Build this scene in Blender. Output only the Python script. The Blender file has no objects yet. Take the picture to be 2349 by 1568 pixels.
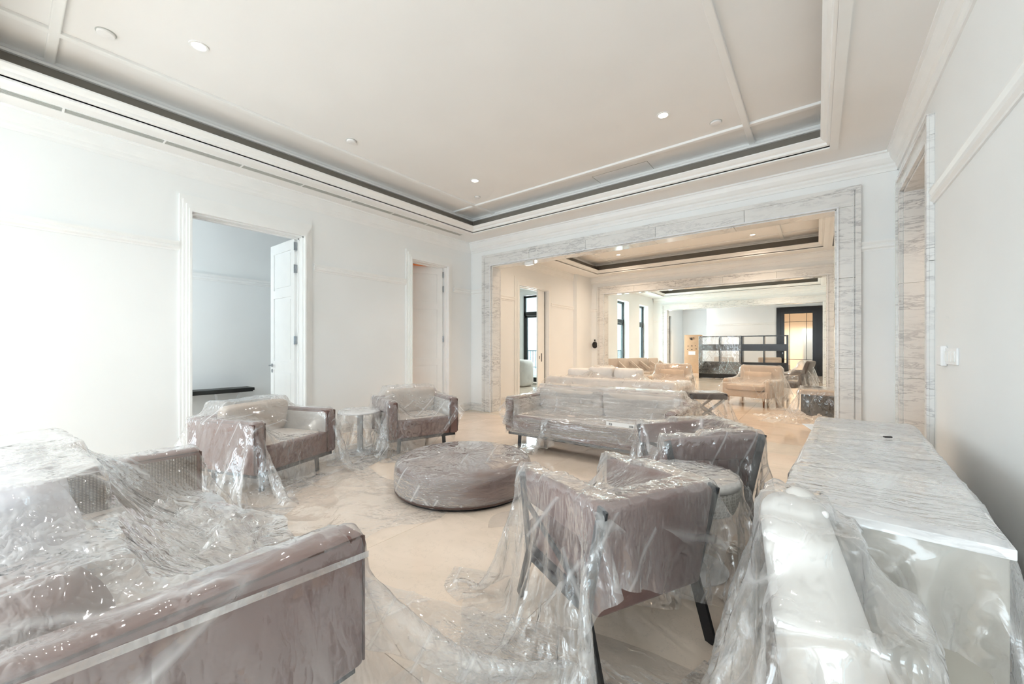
import bpy, bmesh, math, random
import numpy as np
from mathutils import Vector, Matrix
random.seed(7); np.random.seed(7)
PI = math.pi
sc = bpy.context.scene
COL = sc.collection

# ------------------------------------------------------------------ camera
TH = math.atan2(699., 906.)
cd = bpy.data.cameras.new('camera'); cam = bpy.data.objects.new('camera', cd); COL.objects.link(cam)
cd.sensor_fit = 'HORIZONTAL'; cd.sensor_width = 36.0; cd.lens = 36.0*906/2349; cd.shift_y = 12.0/2349
cd.clip_start = 0.05; cd.clip_end = 200
cam.location = (0, 0, 1.30); cam.rotation_euler = (PI/2, 0, TH)
sc.camera = cam

# ------------------------------------------------------------------ colour management, world, lights
vs = sc.view_settings
sc.display_settings.display_device = 'sRGB'
vs.view_transform = 'Standard'; vs.look = 'None'; vs.gamma = 1.0; vs.use_curve_mapping = False
vs.exposure = 0.58
cy = sc.cycles
cy.max_bounces = 7; cy.diffuse_bounces = 5; cy.glossy_bounces = 3; cy.transmission_bounces = 4
cy.transparent_max_bounces = 14; cy.use_adaptive_sampling = True; cy.adaptive_threshold = .09; cy.adaptive_min_samples = 10; cy.light_sampling_threshold = .03; cy.sample_clamp_indirect = 8.0; cy.caustics_reflective = False; cy.caustics_refractive = False
cy.use_denoising = True

def lin(c):
    r = []
    for v in c[:3]:
        v = v/255.0
        r.append(v/12.92 if v <= .04045 else ((v+.055)/1.055)**2.4)
    return (r[0], r[1], r[2], 1.0)

w = bpy.data.worlds.new('world'); sc.world = w; w.use_nodes = True
bg = w.node_tree.nodes['Background']; bg.inputs[0].default_value = (0.86, 0.95, 1.0, 1); bg.inputs[1].default_value = 2.2

def area(name, loc, rot, sx, sy, power, col):
    ld = bpy.data.lights.new(name, 'AREA'); ld.shape = 'RECTANGLE'; ld.size = sx; ld.size_y = sy
    ld.energy = power; ld.color = col
    o = bpy.data.objects.new(name, ld); COL.objects.link(o); o.location = loc; o.rotation_euler = rot
    return o
def spot(name, loc, power, col, ang=120, r=.06):
    ld = bpy.data.lights.new(name, 'SPOT'); ld.energy = power; ld.color = col
    ld.spot_size = math.radians(ang); ld.spot_blend = .8; ld.shadow_soft_size = r
    o = bpy.data.objects.new(name, ld); COL.objects.link(o); o.location = loc
    return o
COOL = (.90, .96, 1.0); WARM = (1.0, .79, .60)
# daylight by the end windows and side rooms, plus two added side fills
area('window_and_fill_light', (-2.5, -6.4, 1.75), (PI/2+.30, 0, 0), 5.4, 2.8, 150, (.86, .93, 1.0))
area('window_and_fill_light', (.60, -3.6, 1.85), (0, PI/2+.15, 0), 2.6, 3.8, 24, (.92, .96, 1.0))  # added fill from the right, evens out the left wall
area('window_and_fill_light', (-5.6, -3.6, 1.85), (0, -PI/2-.15, 0), 2.6, 3.8, 140, (.88, .94, 1.0))  # added fill from the left, evens out the right wall
area('window_and_fill_light', (-6.9, -0.55, 1.7), (PI/2, 0, 0), 1.6, 2.4, 34, (.84, .94, 1.0))
area('window_and_fill_light', (-7.6, 11.5, 1.8), (-PI/2, 0, 0), 1.2, 2.4, 40, (.85, .97, .96))
area('window_and_fill_light', (-6.0, 14.3, 1.7), (0, -PI/2, 0), 2.4, .8, 60, (.85, .96, .95))
area('window_and_fill_light', (-6.0, 16.4, 1.7), (0, -PI/2, 0), 2.4, .8, 60, (.85, .96, .95))
area('window_and_fill_light', (-6.1, 21.2, 1.7), (0, -PI/2, 0), 2.4, 1.2, 60, (.88, .97, 1.0))
ROOM1 = [(-4.03, 1.0), (-1.3, 1.0), (-1.3, 4.33), (-4.03, 4.32)]
for x, y in ROOM1: spot('downlight_beam', (x, y, 3.765), 64, (1, .98, .96), 105)
ROOM2 = [(-4.2, 7.2), (-1.1, 7.2), (-4.2, 10.13), (-1.12, 10.13), (-2.6, 8.6)]
for x, y in ROOM2: spot('downlight_beam', (x, y, 3.765), 100, WARM, 150)
for x, y in [(-4.2, 12.6), (-1.1, 12.6), (-4.2, 16.4), (-1.1, 16.4), (-2.6, 14.5)]: spot('downlight_beam', (x, y, 3.765), 100, WARM, 150)
for x, y in [(-3.5, 19.0), (-.5, 19.0), (-3.2, 21.3), (-.6, 21.3)]: spot('downlight_beam', (x, y, 3.43), 36, (1, .84, .68), 150)
spot('downlight_beam', (-.6, 23.9, 3.0), 380, (1, .88, .74), 150)
spot('downlight_beam', (-6.9, 5.4, 2.95), 60, (1, .66, .38), 150)
spot('downlight_beam', (1.7, 5.1, 2.95), 40, (1, .80, .62), 150)

# ------------------------------------------------------------------ materials
def nmat(name):
    m = bpy.data.materials.new(name); m.use_nodes = True
    nt = m.node_tree; b = nt.nodes['Principled BSDF']
    return m, nt, b
def N(nt, t, **kw):
    n = nt.nodes.new(t)
    for k, v in kw.items(): setattr(n, k, v)
    return n
def coord(nt, scale=(1, 1, 1), rot=(0, 0, 0), src='Object'):
    tc = N(nt, 'ShaderNodeTexCoord'); mp = N(nt, 'ShaderNodeMapping')
    mp.inputs['Scale'].default_value = scale; mp.inputs['Rotation'].default_value = rot
    nt.links.new(tc.outputs[src], mp.inputs['Vector']); return mp.outputs[0]
def noise(nt, vec, scale, detail=3, dist=0., rough=.5):
    n = N(nt, 'ShaderNodeTexNoise'); n.inputs['Scale'].default_value = scale; n.inputs['Detail'].default_value = detail
    n.inputs['Distortion'].default_value = dist; n.inputs['Roughness'].default_value = rough
    nt.links.new(vec, n.inputs['Vector']); return n
def ramp(nt, fac, stops):
    r = N(nt, 'ShaderNodeValToRGB'); el = r.color_ramp.elements
    el[0].position, el[0].color = stops[0][0], stops[0][1]; el[1].position, el[1].color = stops[-1][0], stops[-1][1]
    for p, c in stops[1:-1]:
        e = el.new(p); e.color = c
    nt.links.new(fac, r.inputs[0]); return r
def bump(nt, h, strength, dist=.01, normal=None):
    b = N(nt, 'ShaderNodeBump'); b.inputs['Strength'].default_value = strength; b.inputs['Distance'].default_value = dist
    nt.links.new(h, b.inputs['Height'])
    if normal: nt.links.new(normal, b.inputs['Normal'])
    return b.outputs[0]
def g(v): return (v, v, v, 1)

def plain(name, rgb, rough=.6, spec=.4, var=.04, scale=6, bmp=0., bscale=200, metal=0.):
    m, nt, b = nmat(name); c = lin(rgb)
    v = coord(nt); n = noise(nt, v, scale, 3 if var > .02 else 0)
    r = ramp(nt, n.outputs[0], [(.3, tuple(x*(1-var) for x in c[:3])+(1,)), (.7, tuple(min(1, x*(1+var)) for x in c[:3])+(1,))])
    nt.links.new(r.outputs[0], b.inputs['Base Color'])
    b.inputs['Roughness'].default_value = rough; b.inputs['Specular IOR Level'].default_value = spec; b.inputs['Metallic'].default_value = metal
    if bmp:
        n2 = noise(nt, v, bscale, 2); nt.links.new(bump(nt, n2.outputs[0], bmp, .002), b.inputs['Normal'])
    return m

def marble(name, base=(232, 232, 230), vein=(150, 150, 152), rough=.12, rot=(.5, .35, .3), dens=.5):
    m, nt, b = nmat(name)
    v = coord(nt, (.9, .9, 4.2), (rot[0]*.5, rot[1]*.8, rot[2]))
    w1 = noise(nt, v, 1.6, 4, 1.2); 
    add = N(nt, 'ShaderNodeVectorMath', operation='ADD'); sc_ = N(nt, 'ShaderNodeVectorMath', operation='SCALE')
    sc_.inputs['Scale'].default_value = .55
    nt.links.new(w1.outputs['Color'], sc_.inputs[0]); nt.links.new(v, add.inputs[0]); nt.links.new(sc_.outputs[0], add.inputs[1])
    n1 = noise(nt, add.outputs[0], 3.2, 9, .2, .62)
    r1 = ramp(nt, n1.outputs[0], [(.0, g(0)), (.455, g(0)), (.50, g(.85)), (.545, g(0)), (1, g(0))])
    n2 = noise(nt, v, 1.1, 3); r2 = ramp(nt, n2.outputs[0], [(.40, g(0)), (.66, g(1))])
    n3 = noise(nt, add.outputs[0], 9, 5, .5); r3 = ramp(nt, n3.outputs[0], [(.45, g(0)), (.72, g(.35))])
    mu = N(nt, 'ShaderNodeMath', operation='MULTIPLY'); nt.links.new(r1.outputs[0], mu.inputs[0]); nt.links.new(r2.outputs[0], mu.inputs[1])
    ma = N(nt, 'ShaderNodeMath', operation='MULTIPLY_ADD'); nt.links.new(r3.outputs[0], ma.inputs[0]); ma.inputs[1].default_value = dens
    nt.links.new(mu.outputs[0], ma.inputs[2])
    mx = N(nt, 'ShaderNodeMix', data_type='RGBA'); mx.inputs[6].default_value = lin(base); mx.inputs[7].default_value = lin(vein)
    nt.links.new(ma.outputs[0], mx.inputs[0]); nt.links.new(mx.outputs[2], b.inputs['Base Color'])
    b.inputs['Roughness'].default_value = rough; b.inputs['Specular IOR Level'].default_value = .5
    return m

def cream_marble(name, base, alt, rough=.07):
    m, nt, b = nmat(name)
    v = coord(nt, (1, 1, 1), (0, 0, .6), 'Object')
    oi = N(nt, 'ShaderNodeObjectInfo'); cmb = N(nt, 'ShaderNodeVectorMath', operation='ADD'); 
    nt.links.new(v, cmb.inputs[0]); nt.links.new(oi.outputs['Location'], cmb.inputs[1])
    n1 = noise(nt, cmb.outputs[0], 1.3, 4, 1.2, .6)
    r = ramp(nt, n1.outputs[0], [(.32, lin(alt)), (.5, lin(base)), (.72, lin(tuple(min(255, c*1.03) for c in base)))])
    n2 = noise(nt, cmb.outputs[0], 5, 5, 0, .65)
    r2 = ramp(nt, n2.outputs[0], [(.0, g(1)), (.49, g(1)), (.5, g(.86)), (.51, g(1)), (1, g(1))])
    mx = N(nt, 'ShaderNodeMix', data_type='RGBA', blend_type='MULTIPLY'); mx.inputs[0].default_value = .6
    nt.links.new(r.outputs[0], mx.inputs[6]); nt.links.new(r2.outputs[0], mx.inputs[7]); nt.links.new(mx.outputs[2], b.inputs['Base Color'])
    b.inputs['Roughness'].default_value = rough; b.inputs['Specular IOR Level'].default_value = .55
    return m

def weave(name, c1, c2, s=140):
    m, nt, b = nmat(name); v = coord(nt)
    w1 = N(nt, 'ShaderNodeTexWave', bands_direction='Z'); w1.inputs['Scale'].default_value = s*.26; w1.inputs['Distortion'].default_value = .4
    w2 = N(nt, 'ShaderNodeTexWave', bands_direction='Y'); w2.inputs['Scale'].default_value = s*.17; w2.inputs['Distortion'].default_value = .4
    nt.links.new(v, w1.inputs[0]); nt.links.new(v, w2.inputs[0])
    mu = N(nt, 'ShaderNodeMath', operation='MULTIPLY'); nt.links.new(w1.outputs[1], mu.inputs[0]); nt.links.new(w2.outputs[1], mu.inputs[1])
    r = ramp(nt, mu.outputs[0], [(.12, lin(c2)), (.5, lin(c1))]); nt.links.new(r.outputs[0], b.inputs['Base Color'])
    nt.links.new(bump(nt, mu.outputs[0], .6, .004), b.inputs['Normal']); b.inputs['Roughness'].default_value = .8
    return m

def fabric(name, rgb, rough=.85, var=.07):
    m, nt, b = nmat(name); c = lin(rgb); v = coord(nt)
    n = noise(nt, v, 5, 5, .3)
    r = ramp(nt, n.outputs[0], [(.3, tuple(x*(1-var) for x in c[:3])+(1,)), (.7, tuple(min(1, x*(1+var)) for x in c[:3])+(1,))])
    nt.links.new(r.outputs[0], b.inputs['Base Color']); b.inputs['Roughness'].default_value = rough
    b.inputs['Specular IOR Level'].default_value = .25; b.inputs['Sheen Weight'].default_value = .15
    n2 = noise(nt, v, 9, 4); nt.links.new(bump(nt, n2.outputs[0], .3, .02), b.inputs['Normal'])
    return m

def film(name, lo=.16, hi=.42, tint=(.95, .955, .96), bscale=5, bstr=.6, stretch=(1, 1, 1), rot=(0, 0, 0), rough=.07, gloss=1.5, edge=.55, lines=.2):
    """thin clear polythene: faint even milkiness, thicker at grazing angles and along sharp creases, glossy facets"""
    m, nt, b = nmat(name); nt.nodes.remove(b); out = nt.nodes['Material Output']
    def M_(op, a_, b_=None, c_=None, clamp=False):
        q = N(nt, 'ShaderNodeMath', operation=op); q.use_clamp = clamp
        for i, x in enumerate((a_, b_, c_)):
            if x is None: continue
            if isinstance(x, (int, float)): q.inputs[i].default_value = x
            else: nt.links.new(x, q.inputs[i])
        return q.outputs[0]
    v = coord(nt, stretch, rot)
    def ridge(sc_, det, dist):   # sharp V-shaped creases
        n_ = noise(nt, v, sc_, det, dist, .55); return M_('ABSOLUTE', M_('SUBTRACT', n_.outputs[0], .5))
    r1 = ridge(bscale, 1, 0); r2 = ridge(bscale*2.9, 1, 0); r3 = ridge(bscale*8, 0, 0)
    n4 = noise(nt, v, bscale*.45, 1, 0); mask = ramp(nt, n4.outputs[0], [(.42, g(.12)), (.62, g(1))])
    h = M_('ADD', M_('MULTIPLY', r1, 1.0), M_('ADD', M_('MULTIPLY', r2, .42), M_('MULTIPLY', r3, .13)))
    nor = bump(nt, M_('MULTIPLY', h, mask.outputs[0]), bstr, .10)
    def crease(sc_, rt, sd):   # long straight fold lines, broken up by a mask
        vv = coord(nt, (1, 1, 1), rt); wv = N(nt, 'ShaderNodeTexWave', bands_direction='X'); wv.inputs['Scale'].default_value = sc_; wv.inputs['Distortion'].default_value = 1.6
        wv.inputs['Detail'].default_value = 0; wv.inputs['Detail Scale'].default_value = .35; wv.inputs['Phase Offset'].default_value = sd; nt.links.new(vv, wv.inputs['Vector'])
        mk = noise(nt, vv, 2.2, 0); return M_('MULTIPLY', M_('POWER', wv.outputs['Fac'], 60), M_('GREATER_THAN', mk.outputs[0], .57))
    ln = M_('ADD', crease(1.1, (.3, .5, .4), 1), crease(1.7, (1.1, .2, -.7), 3))
    hz0 = ramp(nt, n4.outputs[0], [(.40, g(lo)), (.64, g(hi))])
    lw = N(nt, 'ShaderNodeLayerWeight'); lw.inputs['Blend'].default_value = .5; nt.links.new(nor, lw.inputs['Normal'])
    fz = M_('POWER', lw.outputs['Facing'], 2.2)
    hz_ = M_('MULTIPLY_ADD', fz, edge, hz0.outputs[0]); hz_ = M_('MULTIPLY_ADD', ln, lines, hz_, True)
    tr = N(nt, 'ShaderNodeBsdfTransparent'); df = N(nt, 'ShaderNodeBsdfDiffuse'); tl = N(nt, 'ShaderNodeBsdfTranslucent'); gl = N(nt, 'ShaderNodeBsdfGlossy')
    tr.inputs[0].default_value = (.99, .99, .99, 1)
    for q in (df, tl): q.inputs[0].default_value = tint+(1,)
    nt.links.new(nor, gl.inputs['Normal']); gl.inputs['Roughness'].default_value = rough; gl.inputs[0].default_value = (1, 1, 1, 1)
    hz = N(nt, 'ShaderNodeMixShader'); hz.inputs[0].default_value = .42; nt.links.new(df.outputs[0], hz.inputs[1]); nt.links.new(tl.outputs[0], hz.inputs[2])
    m1 = N(nt, 'ShaderNodeMixShader'); nt.links.new(hz_, m1.inputs[0]); nt.links.new(tr.outputs[0], m1.inputs[1]); nt.links.new(hz.outputs[0], m1.inputs[2])
    fm = M_('MULTIPLY_ADD', M_('POWER', lw.outputs['Facing'], 4.0), .5*gloss, .05*gloss, True)
    m2 = N(nt, 'ShaderNodeMixShader'); nt.links.new(fm, m2.inputs[0]); nt.links.new(m1.outputs[0], m2.inputs[1]); nt.links.new(gl.outputs[0], m2.inputs[2])
    nt.links.new(m2.outputs[0], out.inputs['Surface'])
    return m
def emis(name, rgb, s):
    m, nt, b = nmat(name); b.inputs['Emission Color'].default_value = rgb+(1,); b.inputs['Emission Strength'].default_value = s
    b.inputs['Base Color'].default_value = rgb+(1,); return m
M = dict(
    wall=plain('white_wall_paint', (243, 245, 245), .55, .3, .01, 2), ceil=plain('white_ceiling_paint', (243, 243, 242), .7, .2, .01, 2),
    trim=plain('white_gloss_paint', (245, 246, 245), .35, .4, .01), gap=plain('cove_paint_with_shade', (132, 126, 118), .6, .3, .03),
    marble=marble('white_veined_marble', vein=(168, 168, 170), dens=.18), marble_l=marble('light_marble', (238, 240, 242), (205, 208, 212), .15, (.9, .2, .1), .9),
    floor=cream_marble('cream_polished_marble', (233, 215, 197), (223, 206, 187)), border=cream_marble('pale_polished_marble', (228, 216, 200), (220, 206, 188)),
    mauve=fabric('mauve_suede', (122, 95, 89)), mauve_d=fabric('mauve_brown_suede', (112, 86, 80)), beige=fabric('beige_fabric', (205, 192, 180)),
    lgrey=fabric('light_grey_fabric', (196, 192, 187)), lav=fabric('pale_grey_fabric', (190, 188, 194)), white_f=fabric('white_fabric', (236, 231, 226)),
    taupe=fabric('taupe_fabric', (200, 182, 164)), grey_f=fabric('charcoal_leather', (98, 90, 86), .5), dkgrey=fabric('dark_fabric', (56, 58, 66), .6),
    woven=weave('woven_upholstery', (184, 172, 158), (104, 92, 82)), pipe=plain('dark_piping', (92, 72, 66), .6),
    steel=plain('grey_steel', (74, 78, 82), .35, .5, .03, 6, metal=.6), black=plain('black_metal', (22, 21, 22), .35, .5, .05), bronze=plain('black_lacquer', (20, 18, 20), .22, .5, .05),
    frame=plain('dark_window_metal', (32, 34, 34), .4, .5, .05), chrome=plain('satin_chrome', (170, 175, 180), .25, .5, .02, metal=.9),
    wood=plain('walnut_wood', (130, 92, 66), .5, .4, .12, 12), card=plain('brown_cardboard', (203, 170, 138), .8, .2, .05), ink=plain('black_print', (40, 36, 34), .7), label=plain('white_paper', (240, 238, 235), .7),
    stone=plain('grey_stone_panel', (172, 169, 160), .4, .4, .05, 3), greyp=plain('grey_leg_metal', (196, 198, 200), .4, .5, .03),
    plastic=plain('white_plastic', (240, 240, 240), .3, .5, .01), rail=plain('railing_metal', (70, 82, 90), .5), facade=plain('pale_render', (226, 232, 232), .8), shutter=plain('grey_facade', (150, 168, 176), .8),
    lamp=emis('lamp_lens', (1, .93, .82), 6.0), vent=plain('vent_grey', (190, 192, 188), .5), foam=plain('white_foam', (208, 206, 202), .9, .05, .02),
    paint_warm=plain('cream_wall_paint', (232, 222, 208), .6, .2, .01, 2),
)

M['film'] = film('clear_film', .03, .18, stretch=(1, 1, .45), lines=.28, gloss=2.2, bstr=.8); M['film_big'] = film('clear_film_sheet', .04, .24, bscale=3.5, stretch=(1, 1.7, .7), edge=.6, lines=.28, gloss=2.2, bstr=.8)
M['film_far'] = film('clear_film_distant', .09, .24, (.97, .94, .91), bscale=4)
M['film_milky'] = film('milky_film', .12, .34, bscale=4, stretch=(.7, 2, 1), bstr=.8, gloss=1.8, rough=.12)
M['wrap'] = film('stretch_wrap', .04, .26, edge=.4, bscale=3.2, stretch=(1.2, 1.2, 6), rot=(0, .35, 0), bstr=.8, gloss=2.4, lines=.45)
M['wrap_x'] = film('stretch_wrap_lengthwise', .02, .22, edge=.28, bscale=4, stretch=(.8, 3, 10), rot=(0, .10, 0), bstr=.9, gloss=2.8)
M['film_low'] = film('floor_film', .01, .08, bscale=4, bstr=.5, edge=.25, lines=.12)

def glass(name, rough=0., alpha=.12, tint=(.85, .95, .97)):
    m, nt, b = nmat(name); nt.nodes.remove(b); out = nt.nodes['Material Output']
    tr = N(nt, 'ShaderNodeBsdfTransparent'); gl = N(nt, 'ShaderNodeBsdfGlossy'); gl.inputs['Roughness'].default_value = .02
    tr.inputs[0].default_value = tint+(1,); mx = N(nt, 'ShaderNodeMixShader'); mx.inputs[0].default_value = alpha
    nt.links.new(tr.outputs[0], mx.inputs[1]); nt.links.new(gl.outputs[0], mx.inputs[2]); nt.links.new(mx.outputs[0], out.inputs[0]); return m
M['glass'] = glass('window_glass')
def frosted(name):
    m, nt, b = nmat(name); b.inputs['Base Color'].default_value = lin((240, 236, 232)); b.inputs['Roughness'].default_value = .32
    b.inputs['Transmission Weight'].default_value = .95; b.inputs['IOR'].default_value = 1.12
    v = coord(nt); n = noise(nt, v, 60, 2); nt.links.new(bump(nt, n.outputs[0], .3, .004), b.inputs['Normal']); return m
M['frost'] = frosted('frosted_glass')

# ------------------------------------------------------------------ mesh helpers
def bm_new(): return bmesh.new()
def mesh_from(bm, name):
    me = bpy.data.meshes.new(name); bm.normal_update(); bm.to_mesh(me); bm.free(); return me
def obj(name, bm, mat, parent=None, smooth=False, loc=None, rot=None, sub=0, label=None):
    me = mesh_from(bm, name) if isinstance(bm, bmesh.types.BMesh) else bm
    if not me.materials: me.materials.append(mat)
    o = bpy.data.objects.new(name, me); COL.objects.link(o)
    if parent: o.parent = parent
    if loc is not None: o.location = loc
    if rot is not None: o.rotation_euler = rot
    if smooth:
        for p in me.polygons: p.use_smooth = True
    if sub:
        md = o.modifiers.new('subsurf', 'SUBSURF'); md.levels = sub; md.render_levels = sub
    if label: o['label'] = label
    return o
def tag(o, label, cat, group=None):
    o['label'] = label; o['category'] = cat
    if group: o['group'] = group
    return o
def thing(name, label, cat, loc=(0, 0, 0), rz=0., group=None):
    o = bpy.data.objects.new(name, None); COL.objects.link(o); o.location = loc; o.rotation_euler = (0, 0, rz)
    o.empty_display_size = .1
    return tag(o, label, cat, group)
def struct(name, bm, mat, parent=None, **k):
    o = obj(name, bm, mat, parent, **k)
    if not parent: o['kind'] = 'structure'
    return o
def sempty(name, loc=(0, 0, 0), rz=0.):
    o = bpy.data.objects.new(name, None); COL.objects.link(o); o.location = loc; o.rotation_euler = (0, 0, rz); o['kind'] = 'structure'; return o
def box(bm, x0, x1, y0, y1, z0, z1, mtx=None):
    r = bmesh.ops.create_cube(bm, size=1.0)['verts']
    for v in r:
        v.co = Vector((x0+(v.co.x+.5)*(x1-x0), y0+(v.co.y+.5)*(y1-y0), z0+(v.co.z+.5)*(z1-z0)))
        if mtx: v.co = mtx @ v.co
    return r
def B(*boxes):
    bm = bm_new()
    for b in boxes: box(bm, *b)
    return bm
def rbox(bm, x0, x1, y0, y1, z0, z1, r=.02, seg=3, mtx=None, puff=0.):
    """rounded box; puff > 0 swells the faces like a cushion"""
    t = bm_new(); box(t, x0, x1, y0, y1, z0, z1)
    r = min(r, .49*min(x1-x0, y1-y0, z1-z0))
    if puff: bmesh.ops.subdivide_edges(t, edges=t.edges[:], cuts=7, use_grid_fill=True)
    if puff:
        c = Vector(((x0+x1)/2, (y0+y1)/2, (z0+z1)/2)); h = Vector(((x1-x0)/2, (y1-y0)/2, (z1-z0)/2))
        for v in t.verts:
            q = Vector(((v.co.x-c.x)/h.x, (v.co.y-c.y)/h.y, (v.co.z-c.z)/h.z)); n = []
            th = min(range(3), key=lambda i: h[i])
            for i in range(3):
                o = [abs(q[j]) for j in range(3) if j != i]
                if i == th: s = 1 + puff*(1-o[0]**2)*(1-o[1]**2) - .16*(o[0]**6) - .16*(o[1]**6)
                else: s = 1 - .05*(abs(q[th])**4)*min(1, h[th]*1.6/h[i]) - .03*(o[0]**8+o[1]**8)*min(1, h[th]*2/h[i])
                n.append(q[i]*s)
            v.co = Vector((c.x+n[0]*h.x, c.y+n[1]*h.y, c.z+n[2]*h.z))
    else:
        bmesh.ops.bevel(t, geom=t.verts[:]+t.edges[:], offset=r, segments=seg, profile=.5, affect='EDGES')
    vm = {}
    for v in t.verts: vm[v] = bm.verts.new(mtx @ v.co if mtx else v.co)
    for f in t.faces: bm.faces.new([vm[v] for v in f.verts])
    t.free(); return bm
def R(*a, **k): return rbox(bm_new(), *a, **k)
def cyl(bm, x, y, z0, z1, r0, r1=None, seg=32, cap=True):
    r1 = r0 if r1 is None else r1
    a = [bm.verts.new((x+r0*math.cos(t*2*PI/seg), y+r0*math.sin(t*2*PI/seg), z0)) for t in range(seg)]
    b = [bm.verts.new((x+r1*math.cos(t*2*PI/seg), y+r1*math.sin(t*2*PI/seg), z1)) for t in range(seg)]
    for i in range(seg): bm.faces.new((a[i], a[(i+1) % seg], b[(i+1) % seg], b[i]))
    if cap: bm.faces.new(a[::-1]); bm.faces.new(b)
    return bm
def lathe(bm, prof, seg=48, x=0, y=0, caps=True):
    rings = []
    for r, z in prof: rings.append([bm.verts.new((x+r*math.cos(t*2*PI/seg), y+r*math.sin(t*2*PI/seg), z)) for t in range(seg)])
    for a, b in zip(rings, rings[1:]):
        for i in range(seg): bm.faces.new((a[i], a[(i+1) % seg], b[(i+1) % seg], b[i]))
    if caps: bm.faces.new(rings[0][::-1]); bm.faces.new(rings[-1])
    return bm
def bar(bm, p, q, w, t, up=(0, 0, 1)):
    """flat bar from p to q; w across, t thick"""
    p = Vector(p); q = Vector(q); d = (q-p).normalized(); s = d.cross(Vector(up))
    if s.length < 1e-4: s = d.cross(Vector((1, 0, 0)))
    s.normalize(); u = s.cross(d).normalized(); vs_ = []
    for e in (p, q):
        for a, b in ((-1, -1), (1, -1), (1, 1), (-1, 1)): vs_.append(bm.verts.new(e+s*a*w/2+u*b*t/2))
    for f in ((3, 2, 1, 0), (4, 5, 6, 7), (0, 1, 5, 4), (1, 2, 6, 5), (2, 3, 7, 6), (3, 0, 4, 7)): bm.faces.new([vs_[i] for i in f])
    return bm
def BAR(p, q, w, t, up=(0, 0, 1)): return bar(bm_new(), p, q, w, t, up)
def rect_sweep(bm, x0, x1, y0, y1, prof, closed=True):
    """prof = [(o,z)] closed profile swept round a rectangle; o > 0 goes outside it"""
    cs = [(x0, y0, -1, -1), (x1, y0, 1, -1), (x1, y1, 1, 1), (x0, y1, -1, 1)]
    rings = [[bm.verts.new((x+sx*o, y+sy*o, z)) for o, z in prof] for x, y, sx, sy in cs]
    n = len(prof)
    for i in range(4):
        a, b = rings[i], rings[(i+1) % 4]
        for j in range(n): bm.faces.new((a[j], b[j], b[(j+1) % n], a[(j+1) % n]))
    return bm
def prism(bm, prof, A, Bp, out):
    """profile (o,z) swept straight from A to Bp, o along out"""
    A = Vector(A); Bp = Vector(Bp); out = Vector(out); n = len(prof)
    a = [bm.verts.new(A+out*o+Vector((0, 0, z))) for o, z in prof]; b = [bm.verts.new(Bp+out*o+Vector((0, 0, z))) for o, z in prof]
    for j in range(n): bm.faces.new((a[j], b[j], b[(j+1) % n], a[(j+1) % n]))
    bm.faces.new(a[::-1]); bm.faces.new(b); return bm
def fixn(bm): bmesh.ops.recalc_face_normals(bm, faces=bm.faces[:]); return bm
def dup(o, parent=None):
    c = o.copy(); COL.objects.link(c)
    if parent: c.parent = parent
    for ch in list(o.children): dup(ch, c)
    return c
def dup_thing(o, loc, rz, label):
    kids = list(o.children); c = o.copy(); COL.objects.link(c); c.location = loc; c.rotation_euler = (0, 0, rz); c['label'] = label
    for ch in kids: dup(ch, c)
    return c

# ------------------------------------------------------------------ the building
XL, XR, Y1 = -5.70, .71, 6.0
CZ, UZ = 3.45, 3.78
def wall_along_y(x0, x1, y0, y1, z1, ops, bm):
    y = y0
    for a, b, za, zb in sorted(ops):
        if a > y: box(bm, x0, x1, y, a, 0, z1)
        if za > 0: box(bm, x0, x1, a, b, 0, za)
        if zb < z1: box(bm, x0, x1, a, b, zb, z1)
        y = b
    if y < y1: box(bm, x0, x1, y, y1, 0, z1)
def wall_along_x(y0, y1, x0, x1, z1, ops, bm):
    x = x0
    for a, b, za, zb in sorted(ops):
        if a > x: box(bm, x, a, y0, y1, 0, z1)
        if za > 0: box(bm, a, b, y0, y1, 0, za)
        if zb < z1: box(bm, a, b, y0, y1, zb, z1)
        x = b
    if x < x1: box(bm, x, x1, y0, y1, 0, z1)
WB = (-5.5, -1.7, .5, 3.1); D1 = (1.34, 2.60, 0, 2.85); D2 = (4.45, 5.31, 0, 2.86); D3 = (7.62, 8.93, 0, 2.80)  # first entry: side opening added behind the viewer for fill light
bm = bm_new(); wall_along_y(XL-.2, XL, -6.8, Y1+.1, 3.9, [WB, D1, D2], bm); struct('wall_left', bm, M['wall'])
bm = bm_new(); wall_along_y(XL-.2, XL, Y1+.1, 11.3, 3.9, [D3], bm); struct('wall_left', bm, M['wall'])
W1 = (13.75, 14.85, .05, 3.05); W2 = (16.0, 17.05, .05, 3.05)
bm = bm_new(); wall_along_y(XL-.35, XL-.05, 11.3, 17.95, 3.9, [W1, W2], bm); struct('wall_left', bm, M['wall'])
bm = bm_new(); wall_along_y(XR, XR+.4, -6.8, 6.0, 3.9, [WB, (4.50, 5.72, 0, 2.92)], bm); struct('wall_right', bm, M['wall'])
bm = bm_new(); wall_along_y(XR, XR+.3, 6.0, 22.8, 3.9, [], bm); struct('wall_right', bm, M['wall'])
OX0, OX1, OZ = -5.147, .187, 2.92
for i, (ya, yb) in enumerate(((6.0, 6.24), (11.3, 11.54), (17.7, 17.94))):
    bm = bm_new(); wall_along_x(ya, yb, XL-.3, XR+.2, 3.9, [(OX0, OX1, 0, OZ)], bm); struct('wall_back', bm, M['wall'])
bm = bm_new(); wall_along_x(-6.8, -6.6, XL-.2, XR+.4, 3.9, [(-5.1, -2.9, .4, 3.1), (-2.1, .1, .4, 3.1)], bm); struct('wall_front', bm, M['wall'])
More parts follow.
